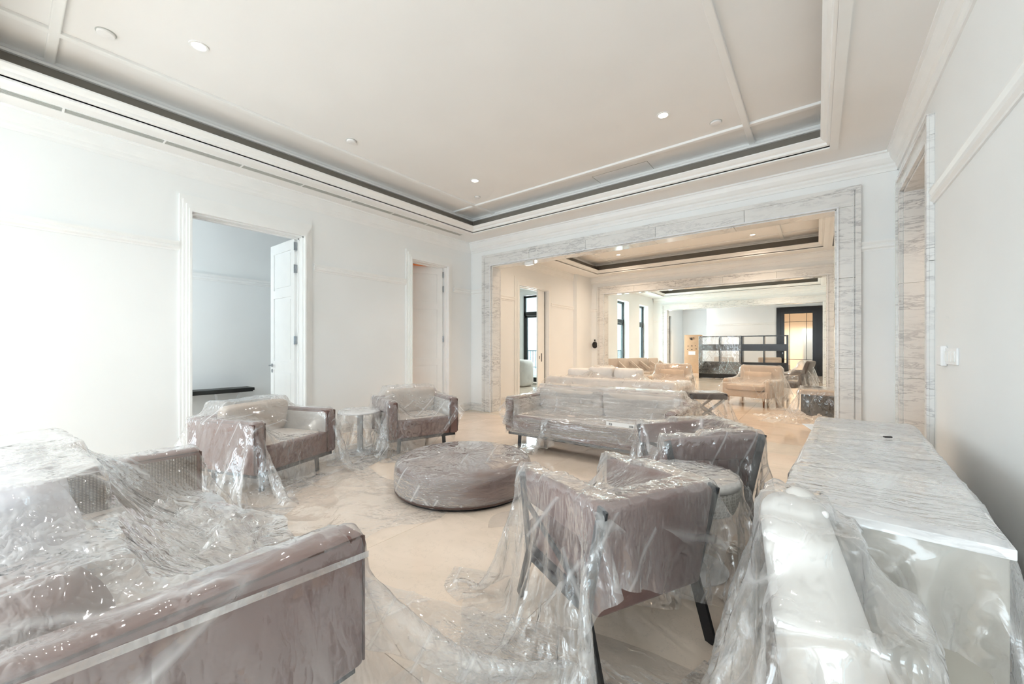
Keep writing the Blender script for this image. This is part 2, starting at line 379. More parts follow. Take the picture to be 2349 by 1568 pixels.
# last room, its set-back corner by the window, and what lies behind the glazed door
bm = bm_new(); wall_along_x(22.5, 22.7, -4.54, XR+.2, 3.9, [(-1.36, .06, 0, 3.02)], bm); box(bm, -4.54, -4.34, 22.7, 24.2, 0, 3.9); struct('wall_back', bm, M['wall'])
bm = B((-6.9, -4.54, 24.2, 24.4, 0, 3.9)); struct('wall_back', bm, M['wall'])
W3 = (20.1, 21.9, .3, 2.95)
bm = bm_new(); wall_along_y(-6.35, -6.15, 17.94, 24.3, 3.9, [W3], bm); struct('wall_left', bm, M['wall'])
struct('wall_back', B((-1.9, .9, 25.4, 25.6, 0, 3.4), (-2.0, -1.9, 22.7, 25.4, 0, 3.4), (.9, 1.0, 22.7, 25.4, 0, 3.4), (-2, 1, 22.7, 25.6, 3.2, 3.3)), M['paint_warm'])
# side rooms on the left
struct('wall_side_room', B((-8.06, -7.86, -.8, 4.0, 0, 3.6), (-7.9, XL-.2, 3.9, 4.0, 0, 3.6), (-7.9, XL-.2, -.9, -.8, 0, 3.6)), M['wall'])
struct('ceiling_side_room', B((-8.0, XL-.2, -.9, 4.0, 3.4, 3.5)), M['ceil'])
struct('wall_side_room', B((-7.9, -7.7, 4.0, 6.6, 0, 3.2), (-7.9, XL-.2, 6.5, 6.6, 0, 3.2), (-7.9, XL-.2, 4.0, 4.06, 0, 3.2), (-7.9, XL-.2, 4.0, 6.6, 3.1, 3.2)), plain('amber_wall', (226, 186, 150), .6))
bm = bm_new(); wall_along_x(12.0, 12.2, -9.6, XL-.3, 3.6, [(-8.75, -7.6, 0, 3.25)], bm)
box(bm, -9.6, -9.4, 6.6, 12, 0, 3.6); box(bm, -9.6, XL-.2, 6.6, 6.7, 0, 3.6); struct('wall_side_room', bm, M['wall'])
struct('ceiling_side_room', B((-9.6, XL-.2, 6.6, 12.2, 3.4, 3.5)), M['ceil'])
struct('wall_side_room', B((2.6, 2.8, 3.2, 7.0, 0, 3.2), (XR+.4, 2.8, 6.9, 7.0, 0, 3.2), (XR+.4, 2.8, 3.2, 3.3, 0, 3.2), (XR+.4, 2.8, 3.2, 7.0, 3.1, 3.2)), M['paint_warm'])

# ceilings with the raised tray, its dark cove, moulding and grid of battens
def tray(y0, y1, ty0, ty1, tx0=-5.12, tx1=.11, battens=((-4.73, -.62), None)):
    bm = bm_new()
    box(bm, XL-.2, tx0, y0, y1, CZ, CZ+.08); box(bm, tx1, XR+.2, y0, y1, CZ, CZ+.08); box(bm, tx0, tx1, y0, ty0, CZ, CZ+.08); box(bm, tx0, tx1, ty1, y1, CZ, CZ+.08)
    ce = struct('ceiling', bm, M['ceil'])
    bm = bm_new(); rect_sweep(bm, tx0, tx1, ty0, ty1, [(.07, CZ-.016), (.0, CZ-.016), (-.0, CZ+.012), (-.022, CZ+.022), (-.03, CZ+.045), (-.055, CZ+.06), (-.08, CZ+.085), (-.08, CZ+.098), (.07, CZ+.098)])
    obj('cornice', fixn(bm), M['trim'], ce)
    ux0, ux1, uy0, uy1 = tx0-.13, tx1+.14, ty0-.13, ty1+.13
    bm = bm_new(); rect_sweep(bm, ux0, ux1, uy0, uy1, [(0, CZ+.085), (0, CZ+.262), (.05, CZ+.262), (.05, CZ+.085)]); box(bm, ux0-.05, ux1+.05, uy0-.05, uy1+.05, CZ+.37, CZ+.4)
    obj('cove', fixn(bm), M['gap'], ce)  # one dark colour carries both the cove's paint and its recess shadow
    bm = bm_new(); box(bm, ux0-.1, ux1+.1, uy0-.1, uy1+.1, UZ, UZ+.06)
    rect_sweep(bm, ux0, ux1, uy0, uy1, [(-.0, CZ+.262), (-.03, CZ+.262), (-.03, CZ+.285), (-.012, CZ+.30), (0, UZ), (.06, UZ), (.06, CZ+.262)])
    obj('upper_ceiling', fixn(bm), M['ceil'], ce)
    ys = battens[1] or (ty0+.49, ty1-.36)
    for x in battens[0]: obj('batten', R(x-.032, x+.032, uy0, uy1, UZ-.028, UZ+.01, r=.008, seg=2), M['trim'], ce)
    for y in ys: obj('batten', R(ux0, ux1, y-.032, y+.032, UZ-.026, UZ+.01, r=.008, seg=2), M['trim'], ce)
    return ce
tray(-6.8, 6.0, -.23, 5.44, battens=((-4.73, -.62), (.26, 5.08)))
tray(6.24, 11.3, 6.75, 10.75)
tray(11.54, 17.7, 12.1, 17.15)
struct('ceiling', B((-6.4, XR+.2, 17.94, 24.4, 3.45, 3.55)), M['ceil'])

# crown mouldings, picture rails
crown = [(0, 3.24), (.015, 3.24), (.015, 3.27), (.03, 3.29), (.03, 3.315), (.05, 3.33), (.075, 3.37), (.085, 3.40), (.085, 3.425), (.105, 3.43), (.105, CZ), (0, CZ)]
rail_p = [(0, 2.385), (.012, 2.385), (.012, 2.40), (.028, 2.415), (.03, 2.44), (.02, 2.45), (.035, 2.475), (.035, 2.49), (0, 2.49)]
base_p = [(0, 0), (.02, 0), (.02, .13), (.012, .15), (0, .15)]
def run(name, prof, A, Bp, out, mat):
    return struct(name, fixn(prism(bm_new(), prof, A, Bp, out)), mat)
crown_s = [(o*.35, z) for o, z in crown]
for ya, yb in ((-6.6, 6.0), (6.24, 11.3)): run('trim_1', crown_s, (XL, ya, 0), (XL, yb, 0), (1, 0, 0), M['trim'])
run('trim_2', crown, (XR, -6.6, 0), (XR, 6.0, 0), (-1, 0, 0), M['trim'])
for y in (6.0, 11.3, 17.7): run('trim_3', crown, (XL, y, 0), (XR, y, 0), (0, -1, 0), M['trim'])
for a, b in ((-1.7, 1.235), (2.74, 4.34), (5.48, 6.0), (6.24, 7.45), (9.1, 11.3)): run('trim_4', rail_p, (XL, a, 0), (XL, b, 0), (1, 0, 0), M['trim'])
for a, b in ((-1.7, 4.33), (5.86, 6.0)): run('trim_5', rail_p, (XR, a, 0), (XR, b, 0), (-1, 0, 0), M['trim'])
for y in (6.0, 11.3, 17.7):
    run('trim_6', rail_p, (XL, y, 0), (-5.37, y, 0), (0, -1, 0), M['trim']); run('trim_6', rail_p, (.4, y, 0), (XR, y, 0), (0, -1, 0), M['trim'])
run('trim_6', rail_p, (-4.54, 22.5, 0), (-1.55, 22.5, 0), (0, -1, 0), M['trim'])
run('trim_7', rail_p, (-7.86, -.8, 0), (-7.86, 3.9, 0), (1, 0, 0), M['trim'])
for a, b in ((-6.6, 1.235), (2.74, 4.34), (5.48, 6.0), (6.24, 7.45), (9.1, 11.3)): run('baseboard_left', base_p, (XL, a, 0), (XL, b, 0), (1, 0, 0), M['marble'])
for a, b in ((-6.6, 4.33), (5.86, 6.0)): run('baseboard_right', base_p, (XR, a, 0), (XR, b, 0), (-1, 0, 0), M['marble'])
for y in (6.0, 11.3, 17.7): run('baseboard_back', base_p, (XL, y, 0), (-5.37, y, 0), (0, -1, 0), M['marble']); run('baseboard_back', base_p, (.4, y, 0), (XR, y, 0), (0, -1, 0), M['marble'])
struct('trim_8', B((XL, XL+.12, 10.35, 11.3, 0, CZ)), M['wall'])

# marble surrounds of the wide openings: slabs on the face, slabs lining the reveal
def surround(y0, y1, k):
    t = sempty('trim_%d' % k)
    ox0, ox1, oz = -5.368, .40, 3.145
    nz = 3; hz = [0, 1.05, 2.10, OZ]
    def slab(*a, m=None): obj('marble_slab', R(*a, r=.004, seg=1), m or M['marble'], t)
    for sgn, yf in ((-1, y0), (1, y1)):
        d0, d1 = (yf-.028, yf) if sgn < 0 else (yf, yf+.028)
        xs = np.linspace(ox0, ox1, 6)
        for i in range(5): slab(xs[i]+.0015, xs[i+1]-.0015, d0, d1, OZ, oz)
        for i in range(3):
            slab(ox0, OX0, d0, d1, hz[i]+.0015, hz[i+1]-.0015); slab(OX1, ox1, d0, d1, hz[i]+.0015, hz[i+1]-.0015)
        # raised outer fillet and fine inner bead
        e0, e1 = (yf-.045, yf-.028) if sgn < 0 else (yf+.028, yf+.045)
        obj('fillet', B((ox0, ox0+.05, e0, e1, 0, oz), (ox1-.05, ox1, e0, e1, 0, oz), (ox0+.05, ox1-.05, e0, e1, oz-.05, oz), (ox0+.062, ox0+.07, e0+.008*sgn, e1, 0, oz-.06), (ox1-.07, ox1-.062, e0, e1, 0, oz-.06)), M['marble'], t)
        obj('bead', B((OX0-.016, OX0+.004, e0, e1, 0, OZ), (OX1-.004, OX1+.016, e0, e1, 0, OZ), (OX0-.016, OX1+.016, e0, e1, OZ-.004, OZ+.016)), M['marble_l'], t)
    xs = np.linspace(OX0, OX1, 6)
    for i in range(5): slab(xs[i]+.001, xs[i+1]-.001, y0, y1, OZ-.02, OZ)
    for i in range(3):
        slab(OX0, OX0+.02, y0, y1, hz[i]+.001, hz[i+1]-.001); slab(OX1-.02, OX1, y0, y1, hz[i]+.001, hz[i+1]-.001)
surround(6.0, 6.24, 9); surround(11.3, 11.54, 10); surround(17.7, 17.94, 11)
t = sempty('trim_12')
for z0, z1 in ((0, .98), (.98, 1.96), (1.96, 2.92)):
    for a in ((XR-.03, XR, 4.33, 4.50), (XR-.03, XR, 5.72, 5.86), (XR, XR+.4, 5.70, 5.72), (XR, XR+.4, 4.50, 4.52)):
        obj('marble_slab', R(*a, z0+.001, z1-.001, r=.003, seg=1), M['marble'], t)
obj('marble_slab', R(XR-.03, XR, 4.33, 5.86, 2.92, 3.08, r=.003, seg=1), M['marble'], t); obj('marble_slab', R(XR, XR+.4, 4.5, 5.72, 2.90, 2.92, r=.003, seg=1), M['marble'], t)
obj('fillet', B((XR-.045, XR-.03, 4.33, 4.37, 0, 3.08), (XR-.045, XR-.03, 5.82, 5.86, 0, 3.08), (XR-.045, XR-.03, 4.37, 5.82, 3.04, 3.08)), M['marble'], t)

# polished stone floor, tile by tile
sub = struct('floor', B((-10, 3, -7, 26, -.12, -.014)), plain('grey_grout', (206, 190, 170), .8))
TS = 1.2
tile_me = mesh_from(R(-TS/2+.001, TS/2-.001, -TS/2+.001, TS/2-.001, -.014, 0, r=.0012, seg=1), 'tile'); tile_me.materials.append(M['floor'])
def tiles(x0, y0, nx, ny):
    for i in range(nx):
        for j in range(ny):
            o = bpy.data.objects.new('floor_tile', tile_me); COL.objects.link(o); o.parent = sub
            o.location = (x0+(i+.5)*TS, y0+(j+.5)*TS, 0); o.rotation_euler = (0, 0, ((i*7+j*3) % 4)*PI/2)
tiles(-5.90, -7.4, 6, 11)   # to y = 5.8
tiles(-5.90, 6.45, 6, 10); tiles(-5.90, 18.45, 6, 6); tiles(-9.5, -1.4, 3, 11); tiles(-9.5, 18.45, 3, 5); tiles(1.3, 3.1, 1, 4)
for y0, y1 in ((5.8, 6.45),):
    for i in range(6): obj('threshold_slab', R(-5.9+i*1.2+.001, -5.9+(i+1)*1.2-.001, y0+.001, y1-.001, -.014, 0, r=.0012, seg=1), M['border'], sub)

# door casings
def casing(k, xf, y0, y1, z1, w=.11, wt=.19, side=1, depth=.2, mat='trim'):
    """stepped architrave round an opening in a wall whose face is x = xf"""
    bm = bm_new(); s = side
    st = [(w, .022), (w*.72, .034), (w*.45, .046), (w*.2, .056), (0, 0)]
    for (a, d), (a2, _) in zip(st, st[1:]):
        k_ = wt/w; xa, xb = (xf, xf+d) if s > 0 else (xf-d, xf)
        box(bm, xa, xb, y0-a, y0-a2, 0, z1+a*k_); box(bm, xa, xb, y1+a2, y1+a, 0, z1+a*k_); box(bm, xa, xb, y0-a2, y1+a2, z1+a2*k_, z1+a*k_)
    box(bm, xf-depth, xf, y0, y0+.015, 0, z1); box(bm, xf-depth, xf, y1-.015, y1, 0, z1); box(bm, xf-depth, xf, y0, y1, z1-.015, z1)
    box(bm, xf-depth*.6, xf-depth*.6+.02, y0+.015, y0+.03, 0, z1-.015); box(bm, xf-depth*.6, xf-depth*.6+.02, y1-.03, y1-.015, 0, z1-.015); box(bm, xf-depth*.6, xf-depth*.6+.02, y0, y1, z1-.03, z1-.015)
    box(bm, xf+.001, xf+.07, y0-w-.008, y0-.002, .001, .16); box(bm, xf+.001, xf+.07, y1+.002, y1+w+.008, .001, .16)
    return struct('trim_%d' % k, bm, M[mat])
casing(13, XL, *D1[:2], D1[3], .105, .185); casing(14, XL, *D2[:2], D2[3], .11, .165); casing(15, XL, *D3[:2], D3[3], .15, .2)

def panel_leaf(w, h, t=.045):
    """panelled door leaf in local coords: x 0..w from the hinge, y thickness, with three recessed fields each side"""
    bm = B((0, w, -t/2+.012, t/2-.012, 0, h)); st = .11
    zs = [(.22, .95), (1.08, 2.02), (2.14, h-.14)]
    rails = [0] + [v for z in zs for v in z] + [h]
    for s in (-1, 1):
        ya, yb = (t/2-.012, t/2) if s > 0 else (-t/2, -t/2+.012)
        box(bm, 0, st, ya, yb, 0, h); box(bm, w-st, w, ya, yb, 0, h)
        for i in range(0, len(rails), 2): box(bm, st, w-st, ya, yb, rails[i], rails[i+1])
        for z0, z1 in zs:
            ya2, yb2 = (t/2-.012, t/2-.004) if s > 0 else (-t/2+.004, -t/2+.012)
            box(bm, st+.035, w-st-.035, ya2, yb2, z0+.035, z1-.035)
    return bm
def door(k, hinge, rz, w, h, hinges, handle=True):
    d = sempty('door_%d' % k, hinge, rz)
    obj('door_leaf', panel_leaf(w, h), M['trim'], d)
    for z in hinges:
        hb = B((-.035, .005, -.03, .024, z-.055, z+.055)); cyl(hb, -.012, .03, z-.06, z+.06, .008, seg=10)
        obj('hinge', hb, M['chrome'], d, label='steel butt hinge')
    if handle:
        for s in (-1, 1):
            hb = bm_new(); cyl(hb, 0, 0, 0, .012, .026, seg=20); cyl(hb, 0, 0, .012, .05, .009, seg=12)
            for v in hb.verts: v.co = Vector((v.co.x+w-.06, s*(v.co.z+.022), v.co.y+1.015))
            rbox(hb, w-.17, w-.055, s*.06 if s > 0 else -.076, .076 if s > 0 else -.06, 1.006, 1.024, r=.007)
            obj('door_handle', fixn(hb), M['chrome'], d, label='steel lever handle')
            hb = bm_new(); cyl(hb, 0, 0, .0, .008, .022, seg=20)
            for v in hb.verts: v.co = Vector((v.co.x+w-.06, s*(v.co.z+.022), v.co.y*1.3+.93))
            obj('keyhole_plate', fixn(hb), M['chrome'], d, label='steel oval escutcheon')
    return d
door(1, (-5.86, 2.57, .01), PI, .80, 2.83, (.26, 1.39, 2.40, 2.72))
# the other leaf of the pair stands open against the near jamb: only its hinges show
d = sempty('door_2', (-5.90, 1.36, .01), PI-.06); obj('door_leaf', panel_leaf(.6, 2.83), M['trim'], d)
for z in (1.39, 2.40, 2.72): obj('hinge', B((-.06, .0, .002, .016, z-.055, z+.055)), M['black'], d)
door(3, (-5.80, 5.285, .01), -PI*.5-.50, .84, 2.84, (.3, 1.45, 2.42, 2.70), handle=False)
# sliding pocket door half drawn, with flush pull
d = sempty('door_4', (-5.78, 8.50, 0)); obj('door_leaf', B((-.02, .02, .07, .38, .01, 2.79)), M['trim'], d)
obj('flush_pull', R(.02, .024, .22, .26, .92, 1.14, r=.002), M['steel'], d, label='recessed bronze flush pull'); obj('keyhole_plate', R(.02, .024, .13, .155, .99, 1.07, r=.002), M['steel'], d)
obj('pocket_slot', B((-.03, .015, .385, .415, .0, 2.79)), M['black'], d)

# windows
def window(k, x, y0, y1, z0, z1, trans, bar_w=.06, split=False):
    d = sempty('window_%d' % k, (x, (y0+y1)/2, 0)); h = (y1-y0)/2; b = bar_w
    fr = [(-.03, .03, -h, -h+b, z0, z1), (-.03, .03, h-b, h, z0, z1), (-.03, .03, -h, h, z0, z0+b), (-.03, .03, -h, h, z1-b, z1), (-.03, .03, -h, h, trans-b*.9, trans+b*.9)]
    obj('window_frame', B(*fr), M['frame'], d)
    sb = [(-.022, .04, -h+b, -h+2*b, z0+b, trans-b), (-.022, .04, h-2*b, h-b, z0+b, trans-b), (-.022, .04, -h+b, h-b, z0+b, z0+2.2*b), (-.022, .04, -h+b, h-b, trans-2*b, trans-b)]
    obj('casement', B(*sb), M['frame'], d)
    obj('pane', B((-.004, .004, -h+b, h-b, z0+b, trans-b)), M['glass'], d); obj('pane', B((-.004, .004, -h+b, h-b, trans+b, z1-b)), M['glass'], d)
    obj('window_handle', B((.04, .055, h-1.7*b, h-1.2*b, 1.0, 1.16)), M['black'], d)
    return d
window(1, -5.98, *W1[:2], .05, 3.05, 2.30, .075); window(2, -5.98, *W2[:2], .05, 3.05, 2.30, .075)
d = window(3, 0, -.575, .575, .02, 3.22, 2.55, .075); d.location = (-8.175, 12.1, 0); d.rotation_euler = (0, 0, -PI/2)
window(4, -6.26, *W3[:2], .3, 2.95, 2.2, .07)
for i, x in enumerate((-4.0, -1.0)):
    d = window(5+i, 0, -1.1, 1.1, .4, 3.1, 2.4, .07); d.location = (x, -6.7, 0); d.rotation_euler = (0, 0, PI/2)
window(7, XL-.1, *WB[:2], .5, 3.1, 2.4, .07); window(8, XR+.15, *WB[:2], .5, 3.1, 2.4, .07)  # side windows made up to go with the added fill lights

# glazed black door at the far end
d = sempty('door_5', (-.65, 22.5, 0))
obj('door_frame', B((-.86, -.70, -.05, .14, 0, 3.17), (.70, .88, -.05, .14, 0, 3.17), (-.70, .70, -.05, .14, 3.0, 3.17), (-.90, -.84, -.07, .0, 0, .2), (.86, .92, -.07, 0, 0, .3)), M['bronze'], d)
obj('door_leaf', B((-.70, -.55, 0, .06, .01, 3.0), (.50, .70, 0, .06, .01, 3.0), (-.55, .50, 0, .06, .01, .26), (-.55, .50, 0, .06, 2.86, 3.0)), M['bronze'], d)
mu = [(-.55, .50, .01, .05, 2.47, 2.49), (-.55, .50, .01, .05, .72, .74)]
for a in mu: obj('glazing_bar', B(a), M['bronze'], d)
for x in (-.35, .28): obj('glazing_bar', B((x-.01, x+.01, .01, .05, .26, 2.86)), M['bronze'], d)
xs = [-.55, -.35, .28, .50]; zs = [.26, .73, 2.48, 2.86]
for i in range(3):
    for j in range(3): obj('pane', B((xs[i]+.01, xs[i+1]-.01, .026, .034, zs[j]+.01, zs[j+1]-.01)), M['frost'], d)
obj('door_handle', R(-.64, -.60, -.05, .0, .98, 1.06, r=.008), M['chrome'], d, label='small steel lever')
tag(obj('grey_door', R(-.55, .35, 24.6, 24.66, .0, 2.2, r=.01), plain('blue_grey_door', (150, 166, 178), .5)), 'blurred blue-grey door seen behind the frosted glass of the black door', 'door')

# outside: pale building across the way and the balcony rail
tag(obj('facade_building', B((-24.5, -24.3, 9, 30, -3, 12), (-24.3, -24.2, 12, 28, 2.6, 2.9)), M['facade']), 'pale rendered building across the balcony, seen through the windows', 'building')
fb = bpy.data.objects['facade_building']
for y in (17.2, 19.4, 21.5, 23.6): obj('shutter', B((-24.3, -24.22, y, y+.8, .2, 2.1)), M['shutter'], fb)
tag(obj('opposite_building', B((-22, -6.6, 19.5, 19.7, -3, 12)), M['facade']), 'white building with small windows beyond the balcony door', 'building')
ob = bpy.data.objects['opposite_building']
for x, z in ((-14.2, 3.6), (-14.2, 1.5), (-12.6, 3.6), (-16, 1.6)): obj('small_window', B((x, x+.25, 19.45, 19.5, z, z+1.0)), M['shutter'], ob)
struct('floor', B((-12, -6.5, 12.2, 15.4, -.1, -.02)), M['border'])
def railing(p, q, label):
    t = thing('balcony_railing', label, 'railing', (p[0], p[1], 0), math.atan2(q[1]-p[1], q[0]-p[0])); L = math.hypot(q[0]-p[0], q[1]-p[1])
    obj('kerb', B((0, L, -.1, .1, 0, .30)), M['facade'], t); obj('handrail', B((0, L, -.03, .03, 1.12, 1.16)), M['rail'], t); obj('bottom_rail', B((0, L, -.02, .02, .36, .39)), M['rail'], t)
    n = int(L/.13)
    me = mesh_from(B((-.009, .009, -.009, .009, .30, 1.14)), 'baluster'); me.materials.append(M['rail'])
    for i in range(n): obj('baluster', me, M['rail'], t, loc=((i+.5)*L/n, 0, 0))
railing((-11.5, 15.2), (-7.75, 15.2), 'dark metal balcony railing outside the pocket door window'); railing((-7.5, 19.2), (-7.5, 12.6), 'dark metal balcony railing outside the tall room window')

# ------------------------------------------------------------------ ceiling fittings
def downlight(x, y, label, z=UZ):
    t = thing('downlight', label, 'ceiling light', (x, y, z), 0, 'recessed downlights')
    bm = bm_new(); lathe(bm, [(.066, 0), (.066, -.006), (.05, -.006), (.046, .0)], 32, caps=False); obj('trim_ring', fixn(bm), M['trim'], t)
    obj('lens', cyl(bm_new(), 0, 0, -.004, -.002, .049), M['lamp'], t)
downlight(-4.03, 1.0, 'recessed downlight in the ceiling above the left armchairs, largest in view')
downlight(-1.3, 1.0, 'recessed downlight in the ceiling above the viewer')
downlight(-1.3, 4.33, 'recessed downlight in the ceiling beside the right-hand detector')
downlight(-4.03, 4.32, 'recessed downlight in the ceiling near its far left corner')
downlight(-4.21, 10.13, 'recessed downlight at left of the second room tray ceiling'); downlight(-1.12, 10.13, 'recessed downlight at right of the second room tray ceiling')
def detector(x, y, label, r=.055):
    t = thing('smoke_detector', label, 'detector', (x, y, UZ)); bm = bm_new(); lathe(bm, [(r, 0), (r, -.012), (r*.9, -.02), (r*.3, -.024)], 28)
    obj('cover', fixn(bm), M['plastic'], t); bm = bm_new(); lathe(bm, [(r*1.12, 0), (r*1.12, -.004)], 28); obj('base_ring', fixn(bm), M['vent'], t)
detector(-4.44, .51, 'round white detector nearest the crossing battens at upper left'); detector(-4.43, 2.58, 'round white detector on the ceiling above the first doorway')
detector(-.88, 4.82, 'round white detector on the ceiling near the right batten crossing'); detector(-4.43, 4.81, 'small white detector at the far left batten crossing', .045)
t = thing('air_vent', 'long grey slot air vent in the ceiling above the left wall', 'vent', (-5.40, 0, CZ))
obj('vent_frame', B((-.055, -.048, -2.2, 5.42, -.006, .0), (.048, .055, -2.2, 5.42, -.006, .0), (-.048, .048, -2.2, 5.42, -.001, 0)), M['trim'], t)
obj('vent_back', B((-.048, .048, -2.2, 5.40, -.002, -.001)), plain('vent_dark', (165, 168, 164), .7), t)
for i in range(4): obj('louvre', B((-.040+i*.024, -.028+i*.024, -2.2, 5.40, -.006, -.002)), M['vent'], t)
for y in (.35, 1.05, 1.75, 2.45, 3.15, 3.85, 4.55): obj('divider', B((-.048, .048, y-.008, y+.008, -.007, -.001)), M['trim'], t)
t = thing('air_vent', 'short dark slot vent in the second room ceiling at right', 'vent', (.30, 9.9, CZ)); obj('vent_frame', B((-.06, .06, -.9, .9, -.008, 0)), M['trim'], t); obj('vent_back', B((-.04, .04, -.86, .86, -.01, -.008)), M['black'], t)
t = thing('access_panel', 'flush ceiling access panel outlined by a thin dark gap', 'panel', (-2.19, 5.40, UZ))
obj('gap', B((-.40, .40, -.135, -.131, -.002, 0), (-.40, -.396, -.135, .15, -.002, 0), (.396, .40, -.135, .15, -.002, 0)), M['gap'], t); obj('hatch', B((-.395, .395, -.13, .15, -.0015, 0)), M['ceil'], t)
t = thing('sensor_box', 'small white box sensor under the marble lintel', 'sensor', (-4.26, 6.06, OZ-.02)); obj('housing', R(-.095, .095, -.03, .03, -.065, 0, r=.006), M['plastic'], t); obj('sensor_window', R(-.05, .05, -.034, -.03, -.045, -.02, r=.002), M['trim'], t)
# light switches on the right wall
t = thing('light_switch', 'white wall switch plates side by side on the right wall', 'switch', (XR, 3.88, 1.24))
obj('plate', R(-.035, 0, .08, .20, -.07, .07, r=.01), M['plastic'], t); obj('plate', R(-.012, 0, -.19, .09, -.055, .055, r=.004), M['plastic'], t)
for i in range(3): obj('rocker', R(-.017, -.012, -.165+i*.085, -.10+i*.085, -.035, .035, r=.002), M['trim'], t)
t = thing('wall_fitting', 'round black fitting on the wall beside the second marble opening', 'fitting', (-5.46, 11.3, 1.37)); bm = bm_new()
lathe(bm, [(.085, 0), (.085, .02), (.075, .045), (.045, .06), (.01, .065)], 32)
for v in bm.verts: v.co = Vector((v.co.x, -v.co.z, v.co.y*1.25))
obj('dome', fixn(bm), M['black'], t, smooth=True); obj('bracket', R(-.02, .02, -.02, 0, .12, .17, r=.005), M['black'], t)

# ------------------------------------------------------------------ upholstered furniture
def legframe(t, W, yf, z=.19, leg_h=.17):
    """dark steel base bar with four cranked legs; local x across, front at y = yf, back towards -y"""
    obj('base_frame', B((-W/2+.03, W/2-.03, yf-.05, yf-.02, z-.03, z+.01), (-W/2+.03, W/2-.03, yf-.80, yf-.77, z-.03, z+.01), (-W/2+.03, -W/2+.07, yf-.80, yf-.02, z-.03, z+.01), (W/2-.07, W/2-.03, yf-.80, yf-.02, z-.03, z+.01)), M['steel'], t)
    for sx in (-1, 1):
        for yy in (yf-.10, yf-.72):
            bm = bm_new(); x = sx*(W/2-.16)
            bar(bm, (x-sx*.07, yy, z-.035), (x, yy, z-.035), .045, .014); bar(bm, (x, yy, z-.03), (x+sx*.012, yy, 0), .014, .045, (1, 0, 0))
            obj('leg', bm, M['steel'], t)
def cube_sofa(name, label, cat, fc, f, W, D=.88, nseat=1, arm_t=.11, zt=.64, mat='mauve', inner='beige', group=None, arm_in='lgrey', backh=.75, piping=True):
    """deep box sofa: fc = point at floor under the middle of its front, f = facing direction"""
    rz = math.atan2(f[1], f[0])-PI/2
    t = thing(name, label, cat, (fc[0], fc[1], 0), rz, group)
    for s in (-1, 1):
        x0, x1 = (W/2-arm_t, W/2) if s > 0 else (-W/2, -W/2+arm_t)
        a = obj('arm', R(x0, x1, -D, 0, .19, zt, r=.022), M[mat], t, smooth=True)
        xi0, xi1 = (x0-.006, x0+.004) if s > 0 else (x1-.004, x1+.006)
        obj('inner_panel', R(xi0, xi1, -D+.14, -.025, .40, zt-.03, r=.004), M[arm_in], a, label='paler lining on the inside of the arm')
        if piping:
            bm = bm_new()
            for xx in (x0+.004, x1-.004):
                bar(bm, (xx, -D, zt-.012), (xx, -.01, zt-.012), .007, .007); bar(bm, (xx, -.004, .21), (xx, -.004, zt-.012), .007, .007, (0, 1, 0))
            obj('piping', bm, M['pipe'], a)
    obj('back', R(-W/2+arm_t, W/2-arm_t, -D, -D+.12, .19, zt, r=.022), M[mat], t, smooth=True)
    obj('front_rail', R(-W/2+arm_t, W/2-arm_t, -.09, -.006, .195, .412, r=.018), M[mat], t, smooth=True)
    obj('seat_deck', B((-W/2+arm_t, W/2-arm_t, -D+.1, -.1, .2, .30)), M[mat], t)
    iw = W-2*arm_t; cw = iw/nseat
    for i in range(nseat):
        x0 = -W/2+arm_t+i*cw
        obj('seat_cushion', R(x0+.003, x0+cw-.003, -D+.16, -.05, .29, .432, r=.03, puff=.03), M[inner], t, smooth=True, sub=1)
        b = R(-cw/2+.01, cw/2-.01, -.075, .075, 0, backh-.42, r=.05, puff=.12)
        bmesh.ops.rotate(b, verts=b.verts, cent=(0, 0, 0), matrix=Matrix.Rotation(math.radians(-10), 3, 'X'))
        bmesh.ops.translate(b, verts=b.verts, vec=(x0+cw/2, -D+.235, .415))
        obj('back_cushion', b, M[inner], t, smooth=True, sub=1)
    legframe(t, W, 0)
    return t
def cols_sofa(fc, f, W, D=.88, arm_t=.11, zt=.64, backh=.75):
    rz = math.atan2(f[1], f[0])-PI/2
    loc = [(W/2-arm_t/2, -D/2, .32, arm_t/2, D/2, .32), (-W/2+arm_t/2, -D/2, .32, arm_t/2, D/2, .32), (0, -D+.06, .32, W/2, .06, .32), (0, -D/2, .21, W/2, D/2, .21), (0, -D+.2, (backh+.015)/2, W/2-arm_t-.01, .125, (backh+.015)/2)]
    loc[0] = loc[0][:2]+(zt/2, arm_t/2, D/2, zt/2); loc[1] = loc[1][:2]+(zt/2, arm_t/2, D/2, zt/2)
    return place(loc, fc, rz)
def place(loc, o, rz):
    out = []; c, s = math.cos(rz), math.sin(rz)
    for x, y, z, hx, hy, hz in loc: out.append((o[0]+c*x-s*y, o[1]+s*x+c*y, z, hx, hy, hz, rz))
    return out

